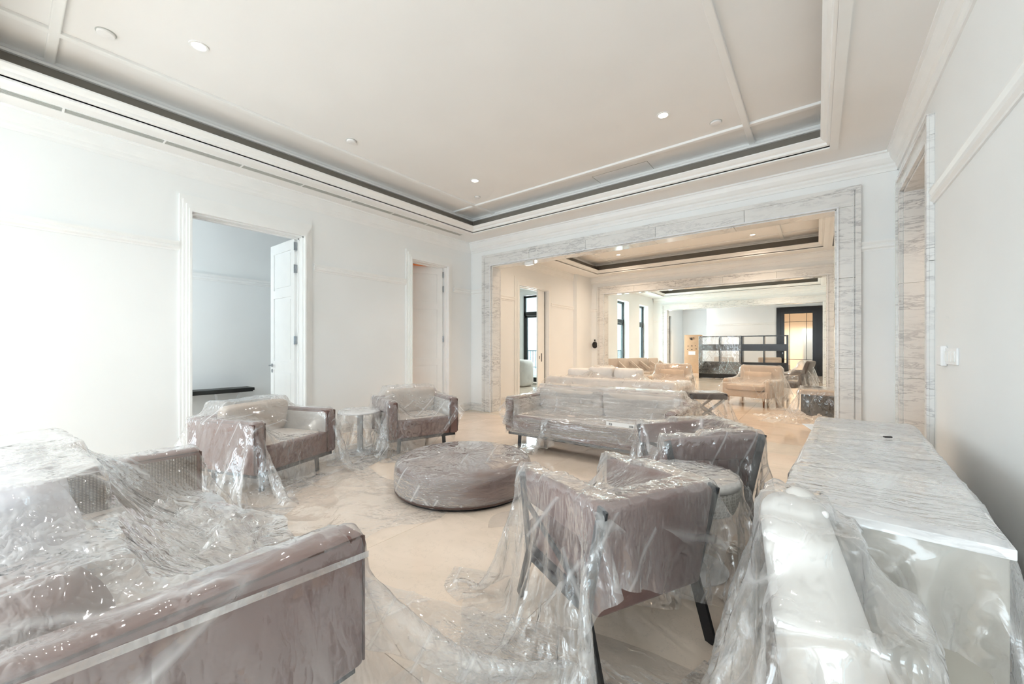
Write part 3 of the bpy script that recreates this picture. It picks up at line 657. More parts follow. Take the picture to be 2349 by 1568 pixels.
# ------------------------------------------------------------------ cloth solver for the dust sheets
def drape(colliders, cx, cy_, rz, sx, sy, res, z0=None, steps=110, iters=7, margin=.012, seed=1, rough=.012, tilt=(0, 0), cyls=(), push=None, bend=.25, pins=None):
    rs = np.random.RandomState(seed)
    nx, ny = max(8, int(sx/res)), max(8, int(sy/res)); lx, ly = sx/(nx-1), sy/(ny-1)
    if z0 is None: z0 = max([c[2]+c[5] for c in colliders]+[c[3] for c in cyls])+.05
    u, v = np.meshgrid((np.arange(nx)-(nx-1)/2)*lx, (np.arange(ny)-(ny-1)/2)*ly)
    c, s = math.cos(rz), math.sin(rz)
    P = np.stack([cx+c*u-s*v, cy_+s*u+c*v, z0+tilt[0]*u+tilt[1]*v+0*u], -1).astype(np.float32)
    for k in range(7):   # uneven start so that real folds form
        a, b, ph = rs.uniform(2, 9), rs.uniform(2, 9), rs.uniform(0, 6.28, 2)
        P[..., 2] += rough*np.sin(a*u+ph[0])*np.sin(b*v+ph[1]); P[..., 0] += rough*.6*np.sin(b*v+ph[1]+k); P[..., 1] += rough*.6*np.sin(a*u+ph[0]+k)
    Q = P.copy(); dt = 1/45.; ld = math.hypot(lx, ly)
    pairs = []
    def add(A, Bs, L, k): pairs.append((A, Bs, L, k))
    for o in (0, 1):
        for sl, L, ax in (((slice(None), slice(o, nx-1, 2)), lx, 1), ((slice(o, ny-1, 2), slice(None)), ly, 0)):
            if ax == 1:
                n = len(range(o, nx-1, 2)); add((slice(None), slice(o, o+2*n-1, 2)), (slice(None), slice(o+1, o+2*n, 2)), L, 1.)
            else:
                n = len(range(o, ny-1, 2)); add((slice(o, o+2*n-1, 2), slice(None)), (slice(o+1, o+2*n, 2), slice(None)), L, 1.)
        n = len(range(o, ny-1, 2))
        add((slice(o, o+2*n-1, 2), slice(0, nx-1)), (slice(o+1, o+2*n, 2), slice(1, nx)), ld, .7)
        add((slice(o, o+2*n-1, 2), slice(1, nx)), (slice(o+1, o+2*n, 2), slice(0, nx-1)), ld, .7)
    bends = []
    for o in (0, 1):
        for ax, nn, L in ((1, nx, 2*lx), (0, ny, 2*ly)):
            idx = [i for i in range(nn-2) if (i//2) % 2 == o]
            if not idx: continue
            i0 = np.array(idx); bends.append((ax, i0, L))
    inv = [(math.cos(-k[6]), math.sin(-k[6])) for k in colliders]
    mfric = .75
    for st in range(steps):
        V = (P-Q)*.985; Q = P.copy(); PZ = Q[..., 2].copy(); P = P+V; P[..., 2] -= 9.8*dt*dt
        if push is not None and st < steps*.5: P[..., 0] += push[0]*dt*dt; P[..., 1] += push[1]*dt*dt
        for it in range(iters):
            for A, Bs, L, k in pairs:
                d = P[Bs]-P[A]; ln = np.sqrt((d*d).sum(-1))+1e-7; q = .5*k*(1-L/ln)
                q = np.where(ln > L, q, q*.5)
                d *= q[..., None]; P[A] += d; P[Bs] -= d
            if bend and it % 2 == 0:
                for ax, i0, L in bends:
                    if ax == 1:
                        a = P[:, i0]; b = P[:, i0+2]; d = b-a; ln = np.sqrt((d*d).sum(-1))+1e-7; d *= (np.minimum(0, 1-L/ln)*.5*bend)[..., None]; P[:, i0] = a+d; P[:, i0+2] = b-d
                    else:
                        a = P[i0]; b = P[i0+2]; d = b-a; ln = np.sqrt((d*d).sum(-1))+1e-7; d *= (np.minimum(0, 1-L/ln)*.5*bend)[..., None]; P[i0] = a+d; P[i0+2] = b-d
            if it % 3 == 2 or it == iters-1:
                hit = np.zeros(P.shape[:2], bool)
                for (bx, by, bz, hx, hy, hz, br), (ic, is_) in zip(colliders, inv):
                    dx, dy = P[..., 0]-bx, P[..., 1]-by; X = ic*dx-is_*dy; Y = is_*dx+ic*dy; Z = P[..., 2]-bz
                    ex, ey, ez = np.abs(X)-hx-margin, np.abs(Y)-hy-margin, Z-hz-margin
                    ez2 = np.where(Z > -hz, ez, 1.0)
                    ins = (ex < 0) & (ey < 0) & (ez2 < 0)
                    if not ins.any(): continue
                    top = ins & (PZ >= bz+hz+margin-.012)
                    mx = ins & (ex >= ey) & (ex >= ez) & ~top; my = ins & ~mx & ~top & (ey >= ez); mz = ins & ~mx & ~my
                    X = np.where(mx, np.sign(X)*(hx+margin), X); Y = np.where(my, np.sign(Y)*(hy+margin), Y)
                    P[..., 0] = np.where(ins, bx+ic*X+is_*Y, P[..., 0]); P[..., 1] = np.where(ins, by-is_*X+ic*Y, P[..., 1]); P[..., 2] = np.where(mz, bz+hz+margin, P[..., 2])
                    hit |= ins
                for (bx, by, r, zt) in cyls:
                    dx, dy = P[..., 0]-bx, P[..., 1]-by; rr = np.sqrt(dx*dx+dy*dy)+1e-6; er = rr-r-margin; ez = P[..., 2]-zt-margin
                    ins = (er < 0) & (ez < 0); mr = ins & (er > ez) & (PZ < zt+margin-.012); mz = ins & ~mr; q = (r+margin)/rr
                    P[..., 0] = np.where(mr, bx+dx*q, P[..., 0]); P[..., 1] = np.where(mr, by+dy*q, P[..., 1]); P[..., 2] = np.where(mz, zt+margin, P[..., 2]); hit |= ins
                fl = P[..., 2] < .006
                P[..., 2] = np.where(fl, .006, P[..., 2]); hit |= fl
                Q = np.where(hit[..., None], Q+(P-Q)*mfric, Q)
    return refine(P, colliders, cyls, seed, lx, ly)
def up1(A, ax, k):
    n = A.shape[ax]; t = np.linspace(0, n-1, (n-1)*k+1); i = np.clip(np.floor(t).astype(int), 0, n-2); f = (t-i)
    A = np.moveaxis(A, ax, 0); f = f.reshape((-1,)+(1,)*(A.ndim-1))
    p0, p1, p2, p3 = A[np.clip(i-1, 0, n-1)], A[i], A[i+1], A[np.clip(i+2, 0, n-1)]; a = .35
    m1, m2 = a*(p2-p0), a*(p3-p1)
    return np.moveaxis((2*f**3-3*f**2+1)*p1+(f**3-2*f**2+f)*m1+(-2*f**3+3*f**2)*p2+(f**3-f**2)*m2, 0, ax)
AMP = [.014]
def refine(P, colliders, cyls, seed, lx, ly, k=3, margin=.012):
    """finer grid, sharp creases pressed into the film, then kept clear of what it covers"""
    amp = AMP[0]
    if lx > .05: k = 2
    P = up1(up1(P.astype(np.float64), 0, k), 1, k); rs = np.random.RandomState(seed+100)
    u, v = np.meshgrid(np.arange(P.shape[1])*lx/k, np.arange(P.shape[0])*ly/k); H = np.zeros(u.shape)
    for j in range(16):
        th = rs.uniform(0, PI); q = rs.uniform(4, 22); w_ = q*(math.cos(th)*u+math.sin(th)*v)+rs.uniform(0, 6.28)+.9*np.sin(rs.uniform(1, 4)*u+rs.uniform(0, 6))+.9*np.sin(rs.uniform(1, 4)*v+rs.uniform(0, 6))
        mk = np.clip(np.sin(rs.uniform(1.5, 4)*u+rs.uniform(0, 6))*np.sin(rs.uniform(1.5, 4)*v+rs.uniform(0, 6))+.15, 0, 1)
        H += (1-np.abs(np.sin(w_)))**4*mk*rs.uniform(.4, 1)*(10/(q+6))
    nrm = np.cross(np.gradient(P, axis=1), np.gradient(P, axis=0)); nrm /= np.linalg.norm(nrm, axis=-1, keepdims=True)+1e-9
    nrm *= np.where(nrm[..., 2:] < -.05, -1, 1)
    P = P+nrm*(H*amp)[..., None]
    for (bx, by, bz, hx, hy, hz, br) in colliders:
        ic, is_ = math.cos(-br), math.sin(-br); dx, dy = P[..., 0]-bx, P[..., 1]-by; X = ic*dx-is_*dy; Y = is_*dx+ic*dy; Z = P[..., 2]-bz
        ex, ey, ez = np.abs(X)-hx-margin, np.abs(Y)-hy-margin, Z-hz-margin
        ins = (ex < 0) & (ey < 0) & (ez < 0) & (Z > -hz)
        mx = ins & (ex >= ey) & (ex >= ez*.5); my = ins & ~mx & (ey >= ez*.5); mz = ins & ~mx & ~my
        X = np.where(mx, np.sign(X)*(hx+margin), X); Y = np.where(my, np.sign(Y)*(hy+margin), Y)
        P[..., 0] = np.where(ins, bx+ic*X+is_*Y, P[..., 0]); P[..., 1] = np.where(ins, by-is_*X+ic*Y, P[..., 1]); P[..., 2] = np.where(mz, bz+hz+margin, P[..., 2])
    for (bx, by, r, zt) in cyls:
        dx, dy = P[..., 0]-bx, P[..., 1]-by; rr = np.sqrt(dx*dx+dy*dy)+1e-6; er = rr-r-margin; ez = P[..., 2]-zt-margin
        ins = (er < 0) & (ez < 0); mr = ins & (er > ez*.6); mz = ins & ~mr; q = (r+margin)/rr
        P[..., 0] = np.where(mr, bx+dx*q, P[..., 0]); P[..., 1] = np.where(mr, by+dy*q, P[..., 1]); P[..., 2] = np.where(mz, zt+margin, P[..., 2])
    P[..., 2] = np.maximum(P[..., 2], .006)
    return P
def sheet(name, label, P, mat, cat='plastic sheet', group=None, sub=0, rough_z=0.):
    ny, nx = P.shape[:2]; me = bpy.data.meshes.new(name)
    i = np.arange(ny*nx).reshape(ny, nx); f = np.stack([i[:-1, :-1], i[:-1, 1:], i[1:, 1:], i[1:, :-1]], -1).reshape(-1, 4)
    me.vertices.add(ny*nx); me.vertices.foreach_set('co', P.astype(np.float32).ravel())
    me.loops.add(f.size); me.loops.foreach_set('vertex_index', f.ravel().astype(np.int32))
    me.polygons.add(len(f)); me.polygons.foreach_set('loop_start', (np.arange(len(f))*4).astype(np.int32)); me.polygons.foreach_set('use_smooth', np.ones(len(f), bool))
    me.update(calc_edges=True); me.materials.append(mat)
    o = bpy.data.objects.new(name, me); COL.objects.link(o)
    if sub: md = o.modifiers.new('subsurf', 'SUBSURF'); md.levels = sub; md.render_levels = sub
    return tag(o, label, cat, group)

# ---- the mauve seating group
FS, SF, SW, SD = (-2.18, 4.09), (0, -1), 2.16, .95
far_sofa = cube_sofa('sofa', 'mauve two-seat sofa with pale cushions facing the viewer under stretch film', 'sofa', FS, SF, SW, SD, 2)
AF, Af, AW = (-3.965, 1.77), (.948, .318), .93
arm_a = cube_sofa('armchair', 'mauve box armchair in front of the first doorway, larger of the two on the left', 'armchair', AF, Af, AW, .86, 1)
BF, Bf, BW = (-3.86, 3.23), (.944, -.33), .90
arm_b = cube_sofa('armchair', 'mauve box armchair between the second doorway and the marble opening', 'armchair', BF, Bf, BW, .82, 1)
LF, Lf, LW, LD = (-2.235, .78), (0, 1), 1.97, 1.0
near_sofa = cube_sofa('sofa', 'large mauve sofa at lower left under loose film with woven arm lining', 'sofa', LF, Lf, LW, LD, 2, .14, .655, arm_in='woven', backh=.62)
for i, (x, z, a, wd) in enumerate(((-2.86, .43, 12, .60), (-2.2, .43, 14, .60), (-1.66, .40, 10, .40))):
    b = R(-wd/2, wd/2, -.10, .10, 0, .42, r=.05, puff=.45)
    bmesh.ops.rotate(b, verts=b.verts, cent=(0, 0, 0), matrix=Matrix.Rotation(math.radians(a), 3, 'X'))
    o = obj('scatter_cushion', b, M['lav'] if i < 2 else M['mauve_d'], smooth=True, sub=1, loc=(x, .10, z), rot=(0, 0, .06*(i-1)), )
    if i == 2: o.scale = (1, 1, .68)
    tag(o, ('pale grey plump cushion at the far end of the near sofa', 'pale grey plump cushion in the middle of the near sofa', 'dark mauve cushion beside the near arm of the near sofa')[i], 'cushion')
M['ott'] = fabric('mauve_ottoman_suede', (122, 99, 93))
t = thing('ottoman', 'low round mauve ottoman in the middle of the seating group', 'ottoman', (-2.62, 2.66, 0))
bm = bm_new(); lathe(bm, [(.58, .02), (.612, .024), (.62, .045), (.622, .12), (.62, .215), (.612, .245), (.592, .268), (.56, .281), (.5, .286), (.3, .29), (.05, .292)], 96); obj('cushion_body', fixn(bm), M['ott'], t, smooth=True)
obj('plinth', cyl(bm_new(), 0, 0, 0, .02, .59, seg=64), M['black'], t)
bm = bm_new(); lathe(bm, [(.606, .03), (.6285, .034), (.630, .046), (.6205, .052)], 96, caps=False); obj('piping', fixn(bm), M['pipe'], t, smooth=True)
bm = bm_new(); rs = np.random.RandomState(3); n = 128
prof = [(.60, .018), (.630, .03), (.634, .08), (.634, .15), (.632, .215), (.622, .253), (.60, .277), (.56, .292), (.46, .296), (.34, .299), (.2, .301), (.02, .302)]
rings = []
for r, z in prof: rings.append([bm.verts.new((-2.62+(r+.0035*math.sin(5*a/n*6.28+z*60)+rs.uniform(-.0022, .0022))*math.cos(a*2*PI/n), 2.66+(r+rs.uniform(-.002, .002))*math.sin(a*2*PI/n), z+rs.uniform(-.0025, .0025))) for a in range(n)])
for a, b in zip(rings, rings[1:]):
    for i in range(n): bm.faces.new((a[i], a[(i+1) % n], b[(i+1) % n], b[i]))
tag(obj('stretch_film', fixn(bm), M['wrap'], smooth=True, sub=1), 'tight clear stretch film wound round the low ottoman', 'plastic wrap')
# round side table between the left armchairs
t = thing('side_table', 'white pedestal side table between the two left armchairs', 'side table', (-4.47, 2.72, 0))
bm = bm_new(); lathe(bm, [(.05, .492), (.24, .495), (.25, .50), (.25, .512), (.243, .517), (.02, .517)], 48); obj('tabletop', fixn(bm), M['plastic'], t)
obj('pedestal', cyl(bm_new(), 0, 0, .015, .495, .035, seg=24), M['plastic'], t); bm = bm_new(); lathe(bm, [(.02, 0), (.20, 0), (.205, .006), (.19, .013), (.04, .02)], 48); obj('base', fixn(bm), M['plastic'], t)

# low steel-framed lounge chairs on the right
def steel_chair(label, o, f):
    rz = math.atan2(f[1], f[0])-PI/2; t = thing('lounge_chair', label, 'armchair', (o[0], o[1], 0), rz)
    W = .58
    obj('seat', R(-W/2+.02, W/2-.02, -.27, .31, .27, .42, r=.03, puff=.04), M['mauve'], t, smooth=True, sub=1)
    obj('seat_underside', B((-W/2+.03, W/2-.03, -.26, .29, .235, .275)), M['dkgrey'], t)
    bm = bm_new(); mt = Matrix.Translation((0, -.285, .25)) @ Matrix.Rotation(math.radians(9), 4, 'X'); rbox(bm, -W/2, W/2, -.035, .03, 0, .46, .025, mtx=mt)
    obj('backrest', bm, M['mauve_d'], t, smooth=True)
    bm = bm_new(); mt = Matrix.Translation((0, -.215, .40)) @ Matrix.Rotation(math.radians(9), 4, 'X'); rbox(bm, -W/2+.06, W/2-.06, -.05, .05, 0, .27, .03, mtx=mt, puff=.25)
    obj('back_cushion', bm, M['mauve'], t, smooth=True, sub=1)
    for s in (-1, 1):
        x = s*(W/2-.005); bm = bm_new()
        a = [(-.355, .525, .705), (.28, .51, .655)]
        vs8 = []
        for y, z0, z1 in a:
            for xx in (x-s*.045, x+s*.008): vs8 += [bm.verts.new((xx, y, z0)), bm.verts.new((xx, y, z1))]
        for fc in ((0, 1, 3, 2), (4, 6, 7, 5), (0, 4, 5, 1), (2, 3, 7, 6), (1, 5, 7, 3), (0, 2, 6, 4)): bm.faces.new([vs8[i] for i in fc])
        bmesh.ops.bevel(bm, geom=bm.verts[:]+bm.edges[:], offset=.012, segments=3, profile=.5, affect='EDGES')
        obj('armrest', fixn(bm), M['mauve'], t, smooth=True)
        xo = x+s*.016
        bm = bm_new(); bar(bm, (xo, -.375, .70), (xo, -.27, .255), .012, .05, (0, 1, 0)); bar(bm, (xo, .285, .655), (xo, .20, .255), .012, .045, (0, 1, 0)); bar(bm, (xo, -.29, .262), (xo, .22, .262), .012, .04); bar(bm, (xo, -.28, .30), (xo, .24, .52), .010, .03)
        obj('side_frame', bm, M['steel'], t)
        bm = bm_new(); bar(bm, (xo, -.265, .275), (xo, -.365, 0), .014, .055, (0, 1, 0)); obj('leg', bm, M['black'], t)
        bm = bm_new(); bar(bm, (xo, .20, .275), (xo, .31, 0), .014, .05, (0, 1, 0)); obj('leg', bm, M['black'], t)
    return t
def cols_chair(o, f):
    rz = math.atan2(f[1], f[0])-PI/2
    return place([(0, 0, .21, .28, .30, .21), (0, -.325, .355, .30, .055, .355), (-.265, -.17, .352, .055, .21, .352), (.265, -.17, .352, .055, .21, .352), (-.265, .13, .338, .055, .18, .338), (.265, .13, .338, .055, .18, .338), (0, -.22, .32, .22, .06, .33)], o, rz)
Co, Cf = (-.825, 1.80), (-.89, .45); Do, Df = (-.775, 3.22), (-.79, -.61)
steel_chair('mauve lounge chair seen from behind, nearest the viewer, black legs showing', Co, Cf)
steel_chair('mauve lounge chair beyond the white round table, steel side frame showing', Do, Df)

# white covered table
M['comb'] = None
t = thing('round_table', 'round table wholly wrapped in white padding between the two lounge chairs', 'table', (-.595, 2.50, 0))
bm = bm_new(); lathe(bm, [(.02, .505), (.24, .505), (.258, .512), (.262, .53), (.255, .545), (.02, .548)], 64); obj('padded_top', fixn(bm), M['foam'], t, smooth=True)
bm = bm_new(); lathe(bm, [(.235, .38), (.25, .42), (.262, .47), (.262, .512)], 64, caps=False)
m, nt, b = nmat('honeycomb_paper'); v = coord(nt); vo = N(nt, 'ShaderNodeTexVoronoi', feature='DISTANCE_TO_EDGE'); vo.inputs['Scale'].default_value = 55; vo.inputs['Randomness'].default_value = .25
nt.links.new(v, vo.inputs['Vector']); r = ramp(nt, vo.outputs[0], [(.06, lin((238, 236, 230))), (.16, lin((196, 192, 184)))]); nt.links.new(r.outputs[0], b.inputs['Base Color']); nt.links.new(bump(nt, vo.outputs[0], .5, .01), b.inputs['Normal']); b.inputs['Roughness'].default_value = .7
obj('honeycomb_band', fixn(bm), m, t, smooth=True)
obj('pedestal', cyl(bm_new(), 0, 0, .012, .505, .06, .05), M['plastic'], t); bm = bm_new(); lathe(bm, [(.02, 0), (.20, 0), (.205, .01), (.06, .03)], 48); obj('base', fixn(bm), M['plastic'], t)

# console with stone panel and marble top, right foreground
CR = math.radians(-3); cc, cs_ = math.cos(CR), math.sin(CR)
def con(x, y): return (.42+cc*x-cs_*y, 1.69+cs_*x+cc*y)   # x from right edge (negative leftwards), y lengthwise
t = thing('console_table', 'long stone-sided console with pale marble top against the right wall', 'console', con(-.26, 1.075)+(0,), CR)
obj('marble_top', R(-.27, .27, -1.09, 1.09, .722, .752, r=.003, seg=2), M['marble_l'], t)
obj('end_panel', R(-.26, .26, -1.075, -1.035, 0, .722, r=.004), M['stone'], t); obj('end_panel', R(-.26, .26, 1.035, 1.075, 0, .722, r=.004), M['stone'], t)
obj('front_panel', R(-.255, -.22, -1.03, 1.03, .02, .722, r=.004), M['stone'], t); obj('back_panel', R(.22, .25, -1.03, 1.03, 0, .722, r=.004), M['stone'], t)
tag(obj('cardboard_strip', R(-.2, .2, -.055, .055, 0, .004, r=.001, seg=1), M['label'], loc=con(-.26, .66)+(.753,), rot=(0, 0, CR-.10)), 'white protective card strip lying across the marble console top', 'card')
tag(obj('folded_sheet', R(-.24, .24, -.22, .22, 0, .006, r=.002, seg=1), M['label'], loc=con(-.30, 1.62)+(.753,), rot=(0, 0, CR+.30)), 'large white foam sheet lying on the far end of the console', 'foam sheet')
tag(obj('clip', R(-.02, .02, -.008, .008, 0, .008, r=.002), M['black'], loc=con(-.17, 1.45)+(.776,), rot=(0, 0, .5)), 'small dark clip on the film over the console', 'clip')
# leaning white roll: lofted rings from gathered cap to wide foot
t = thing('wrapped_roll', 'tall white padded roll leaning against the near corner of the console', 'roll', (.12, 1.34, 0))
bm = bm_new(); top = Vector((-.20, .245, .83)); n = 48; rings = []
for k, (u, r) in enumerate(((0, .150), (.1, .147), (.25, .140), (.4, .130), (.55, .120), (.7, .108), (.85, .096), (.93, .088), (.97, .075), (.99, .05), (1.0, .012))):
    c = Vector((0, 0, 0)).lerp(top, u); rings.append([bm.verts.new(c+Vector((r*(1+.03*math.sin(3*a/n*6.28+1)+.012*math.sin(9*a/n*6.28+u*4))*math.cos(a*2*PI/n), r*.92*(1+.02*math.sin(5*a/n*6.28))*math.sin(a*2*PI/n), 0 if k == 0 else .02*math.cos(a*2*PI/n)*u))) for a in range(n)])
for a, b in zip(rings, rings[1:]):
    for i in range(n): bm.faces.new((a[i], a[(i+1) % n], b[(i+1) % n], b[i]))
bm.faces.new(rings[-1]); obj('padding', fixn(bm), M['foam'], t, smooth=True, sub=1)
obj('knot', R(-.13, -.09, .20, .225, .775, .795, r=.008), M['plastic'], t)

# ------------------------------------------------------------------ second room and beyond
t = thing('white_sofa', 'long white sofa seen from behind in the second room', 'sofa', (-3.2, 6.98, 0))
obj('back', R(-1.30, 1.30, 0, .22, .12, .70, r=.05), M['white_f'], t, smooth=True)
for s in (-1, 1): obj('arm', R(*((1.06, 1.32) if s > 0 else (-1.32, -1.06)), .02, 1.0, .12, .66, r=.05), M['white_f'], t, smooth=True)
obj('base', B((-1.2, 1.2, .1, .98, .08, .25)), M['white_f'], t)
for i in range(2): obj('seat_cushion', R(-1.06+i*1.06, -.005+i*1.06, .24, 1.0, .26, .46, r=.05, puff=.08), M['white_f'], t, smooth=True, sub=1)
for x, y in ((-1.2, .1), (1.2, .1), (-1.2, .9), (1.2, .9)): obj('leg', B((x-.03, x+.03, y-.03, y+.03, 0, .12)), M['wood'], t)
for i, (x, rz, z, lb) in enumerate(((-3.86, .1, .47, 'white plump pillow at left on the white sofa'), (-3.38, -.15, .52, 'white square pillow standing upright in the middle of the white sofa'), (-2.85, .2, .50, 'white plump pillow at right on the white sofa'))):
    b = R(-.27, .27, -.10, .10, 0, .40, r=.05, puff=.65); bmesh.ops.rotate(b, verts=b.verts, cent=(0, 0, 0), matrix=Matrix.Rotation(.15, 3, 'X'))
    tag(obj('pillow', b, M['white_f'], smooth=True, sub=1, loc=(x, 7.38, z), rot=(0, 0, rz)), lb, 'pillow')
def xstool(loc, rz, label):
    t = thing('folding_stool', label, 'stool', loc, rz); W, D, H = .62, .46, .50
    obj('cushion', R(-W/2, W/2, -D/2, D/2, .40, H, r=.02), M['dkgrey'], t, smooth=True)
    for y in (-D/2+.02, D/2-.02):
        for s in (-1, 1): obj('leg', BAR((s*(W/2-.04), y, 0), (-s*(W/2-.06), y, .40), .035, .045, (0, 1, 0)), M['greyp'], t)
        for s in (-1, 1): obj('foot_cap', B((s*(W/2-.04)-.03, s*(W/2-.04)+.03, y-.03, y+.03, 0, .02)), M['black'], t)
    return t
xstool((-1.58, 7.62, 0), .55, 'dark cushioned stool with crossed grey legs beside the white sofa')
def lounge(label, loc, rz, W=.98, D=.95, mat='taupe', cat='armchair', H=.86):
    t = thing('fireside_chair', label, cat, loc, rz)
    obj('seat_base', R(-W/2+.04, W/2-.04, -.02, D-.05, .20, .34, r=.03), M[mat], t, smooth=True); obj('seat_cushion', R(-W/2+.12, W/2-.12, .16, D, .34, .48, r=.04, puff=.08), M[mat], t, smooth=True, sub=1)
    bm = bm_new(); rbox(bm, -W/2+.05, W/2-.05, -.06, .10, .3, H, .05, mtx=Matrix.Rotation(.12, 4, 'X')); obj('backrest', bm, M[mat], t, smooth=True)
    bm = bm_new(); rbox(bm, -W/2+.2, W/2-.2, .16, .30, .42, .70, .05, mtx=Matrix.Rotation(.15, 4, 'X'), puff=.3); obj('lumbar_cushion', bm, M[mat], t, smooth=True, sub=1)
    for s in (-1, 1):
        x0, x1 = (W/2-.12, W/2) if s > 0 else (-W/2, -W/2+.12); bm = bm_new(); rbox(bm, x0, x1, 0, D-.1, .2, .58, .04); obj('arm', bm, M[mat], t, smooth=True)
        for y in (.06, D-.12): obj('leg', cyl(bm_new(), s*(W/2-.13), y, 0, .21, .013, .026, seg=12), M['wood'], t)
    return t
def cols_lounge(loc, rz, W=.98, D=.95, H=.86): return place([(0, D/2, .24, W/2, D/2, .24), (W/2-.06, .42, .29, .06, .42, .29), (-W/2+.06, .42, .29, .06, .42, .29), (0, -.04, H/2, W/2-.05, .08, H/2)], loc, rz)
G1 = ((-1.10, 10.15, 0), math.radians(180-38)); G2 = ((-3.05, 11.05, 0), math.radians(180+8))
G1 = ((-1.05, 10.9, 0), math.radians(166)); G2 = ((-2.98, 10.75, 0), math.radians(188))
lounge('wide taupe fireside chair under clear film in the second room, nearest the black shelving', *G1)
lounge('taupe fireside chair behind the right end of the white sofa', *G2)
def tub(label, loc, rz):
    t = thing('tub_chair', label, 'armchair', loc, rz)
    obj('seat', R(-.30, .30, -.24, .32, .30, .45, r=.04, puff=.06), M['grey_f'], t, smooth=True, sub=1)
    bm = bm_new(); rbox(bm, -.30, .30, -.06, .05, 0, .62, .04, mtx=Matrix.Translation((0, -.26, .38)) @ Matrix.Rotation(.32, 4, 'X'), puff=.15); obj('backrest', bm, M['grey_f'], t, smooth=True, sub=1)
    for s in (-1, 1):
        bm = bm_new(); bar(bm, (s*.33, -.36, .66), (s*.33, .34, .62), .05, .035); bar(bm, (s*.33, .32, .63), (s*.33, .36, 0), .03, .05, (0, 1, 0)); bar(bm, (s*.33, -.30, .66), (s*.33, -.38, 0), .03, .05, (0, 1, 0)); obj('arm_frame', bm, M['grey_f'], t)
    return t
TUB = ((-.55, 11.35+.6, 0), math.radians(78)); tub('high-backed charcoal armchair wrapped in film before the glazed black door', *TUB)
t = thing('storage_bench', 'low black bench with padded beige top half hidden by the marble jamb', 'bench', (.18, 9.65, 0))
obj('case', R(-.42, .42, -.42, .42, .03, .40, r=.006), M['bronze'], t); obj('padded_top', R(-.44, .44, -.44, .44, .40, .50, r=.04, puff=.05), M['taupe'], t, smooth=True, sub=1)
# black open shelving, two units
def shelf_unit(label, x, y, W):
    t = thing('shelving_unit', label, 'shelving', (x, y, 0)); d = .2
    for xx in (-W/2+.03, W/2-.03): obj('upright', B((xx-.03, xx+.03, -d, d, 0, 1.76)), M['bronze'], t)
    for z0, z1 in ((1.72, 1.76), (1.16, 1.42), (.02, .70)): obj('panel' if z1-z0 > .1 else 'top_rail', B((-W/2+.06, W/2-.06, -d+.01, d-.02, z0, z1)), M['bronze'], t)
    obj('divider', B((-.02, .02, -d+.02, d-.02, 1.42, 1.72)), M['bronze'], t); obj('divider', B((-.02, .02, -d+.02, d-.02, .70, 1.16)), M['bronze'], t)
    return t
shelf_unit('black open shelving unit on the left, wrapped in clear film', -3.19, 18.35, 1.56)
shelf_unit('black open shelving unit on the right, in front of the glazed door', -1.63, 18.35, 1.56)
tag(obj('shelf_film', R(-.79, .79, -.215, .215, .2, 1.775, r=.01), M['film'], loc=(-3.19, 18.35, 0)), 'clear film wrapped round the left black shelving unit', 'plastic wrap')
t = thing('cardboard_carton', 'tall brown cardboard carton standing in the far corner by the window', 'box', (-4.98, 21.6, 0), 0)
obj('carton_body', R(-.36, .36, -.3, .3, 0, 1.92, r=.006), M['card'], t); obj('flap_seam', B((.361, .366, -.01, .01, .02, 1.9)), M['wood'], t)
obj('address_label', B((-.16, .16, -.306, -.301, .92, 1.10)), M['label'], t)
def text(s, size, loc, rot, mat, parent=None, ext=.001):
    c = bpy.data.curves.new('printed_text', 'FONT'); c.body = s; c.size = size; c.extrude = ext; c.align_x = 'CENTER'
    o = bpy.data.objects.new('printed_text', c); COL.objects.link(o); dg = bpy.context.evaluated_depsgraph_get()
    me = bpy.data.meshes.new_from_object(o.evaluated_get(dg)); bpy.data.objects.remove(o)
    me.materials.clear(); me.materials.append(mat); q = bpy.data.objects.new('printed_text', me); COL.objects.link(q); q.location = loc; q.rotation_euler = rot; q.parent = parent; return q
for x, z, w_, h_ in ((-.09, 1.70, .03, .10), (-.05, 1.67, .03, .10), (0, 1.66, .06, .13), (.09, 1.69, .03, .11)): obj('handling_mark', B((x-w_/2, x+w_/2, -.306, -.301, z, z+h_)), M['ink'], t)
for x, z in ((-.18, 1.34), (0, 1.34), (.16, 1.36), (-.2, 1.18), (0, 1.16), (.2, 1.2)): obj('handling_mark', B((x-.025, x+.025, -.306, -.301, z, z+(.05 if abs(x) < .1 else .03))), M['ink'], t)
# dining chairs lined up by the tall windows
def dining(label, loc, rz, first=None):
    t = thing('dining_chair', label, 'chair', loc, rz)
    obj('seat', R(-.24, .24, -.22, .26, .40, .50, r=.03), M['beige'], t, smooth=True)
    bm = bm_new(); rbox(bm, -.25, .25, -.04, .04, 0, .50, .03, mtx=Matrix.Translation((0, -.24, .44)) @ Matrix.Rotation(.16, 4, 'X')); obj('backrest', bm, M['beige'], t, smooth=True)
    for s in (-1, 1):
        obj('arm', BAR((s*.25, -.24, .80), (s*.25, .22, .56), .04, .10, (0, 0, 1)), M['beige'], t)
        for y in (-.2, .22): obj('leg', BAR((s*.2, y, 0), (s*.2, y, .41), .03, .03, (0, 1, 0)), M['black'], t)
    return t
dn = [((-5.05, 11.95, 0), 'nearest the jamb'), ((-4.85, 12.55, 0), 'second from the jamb'), ((-4.68, 13.0, 0), 'third from the jamb'), ((-4.52, 13.5, 0), 'fourth from the jamb'), ((-4.15, 13.55, 0), 'nearest the taupe fireside chair')]
d0 = None
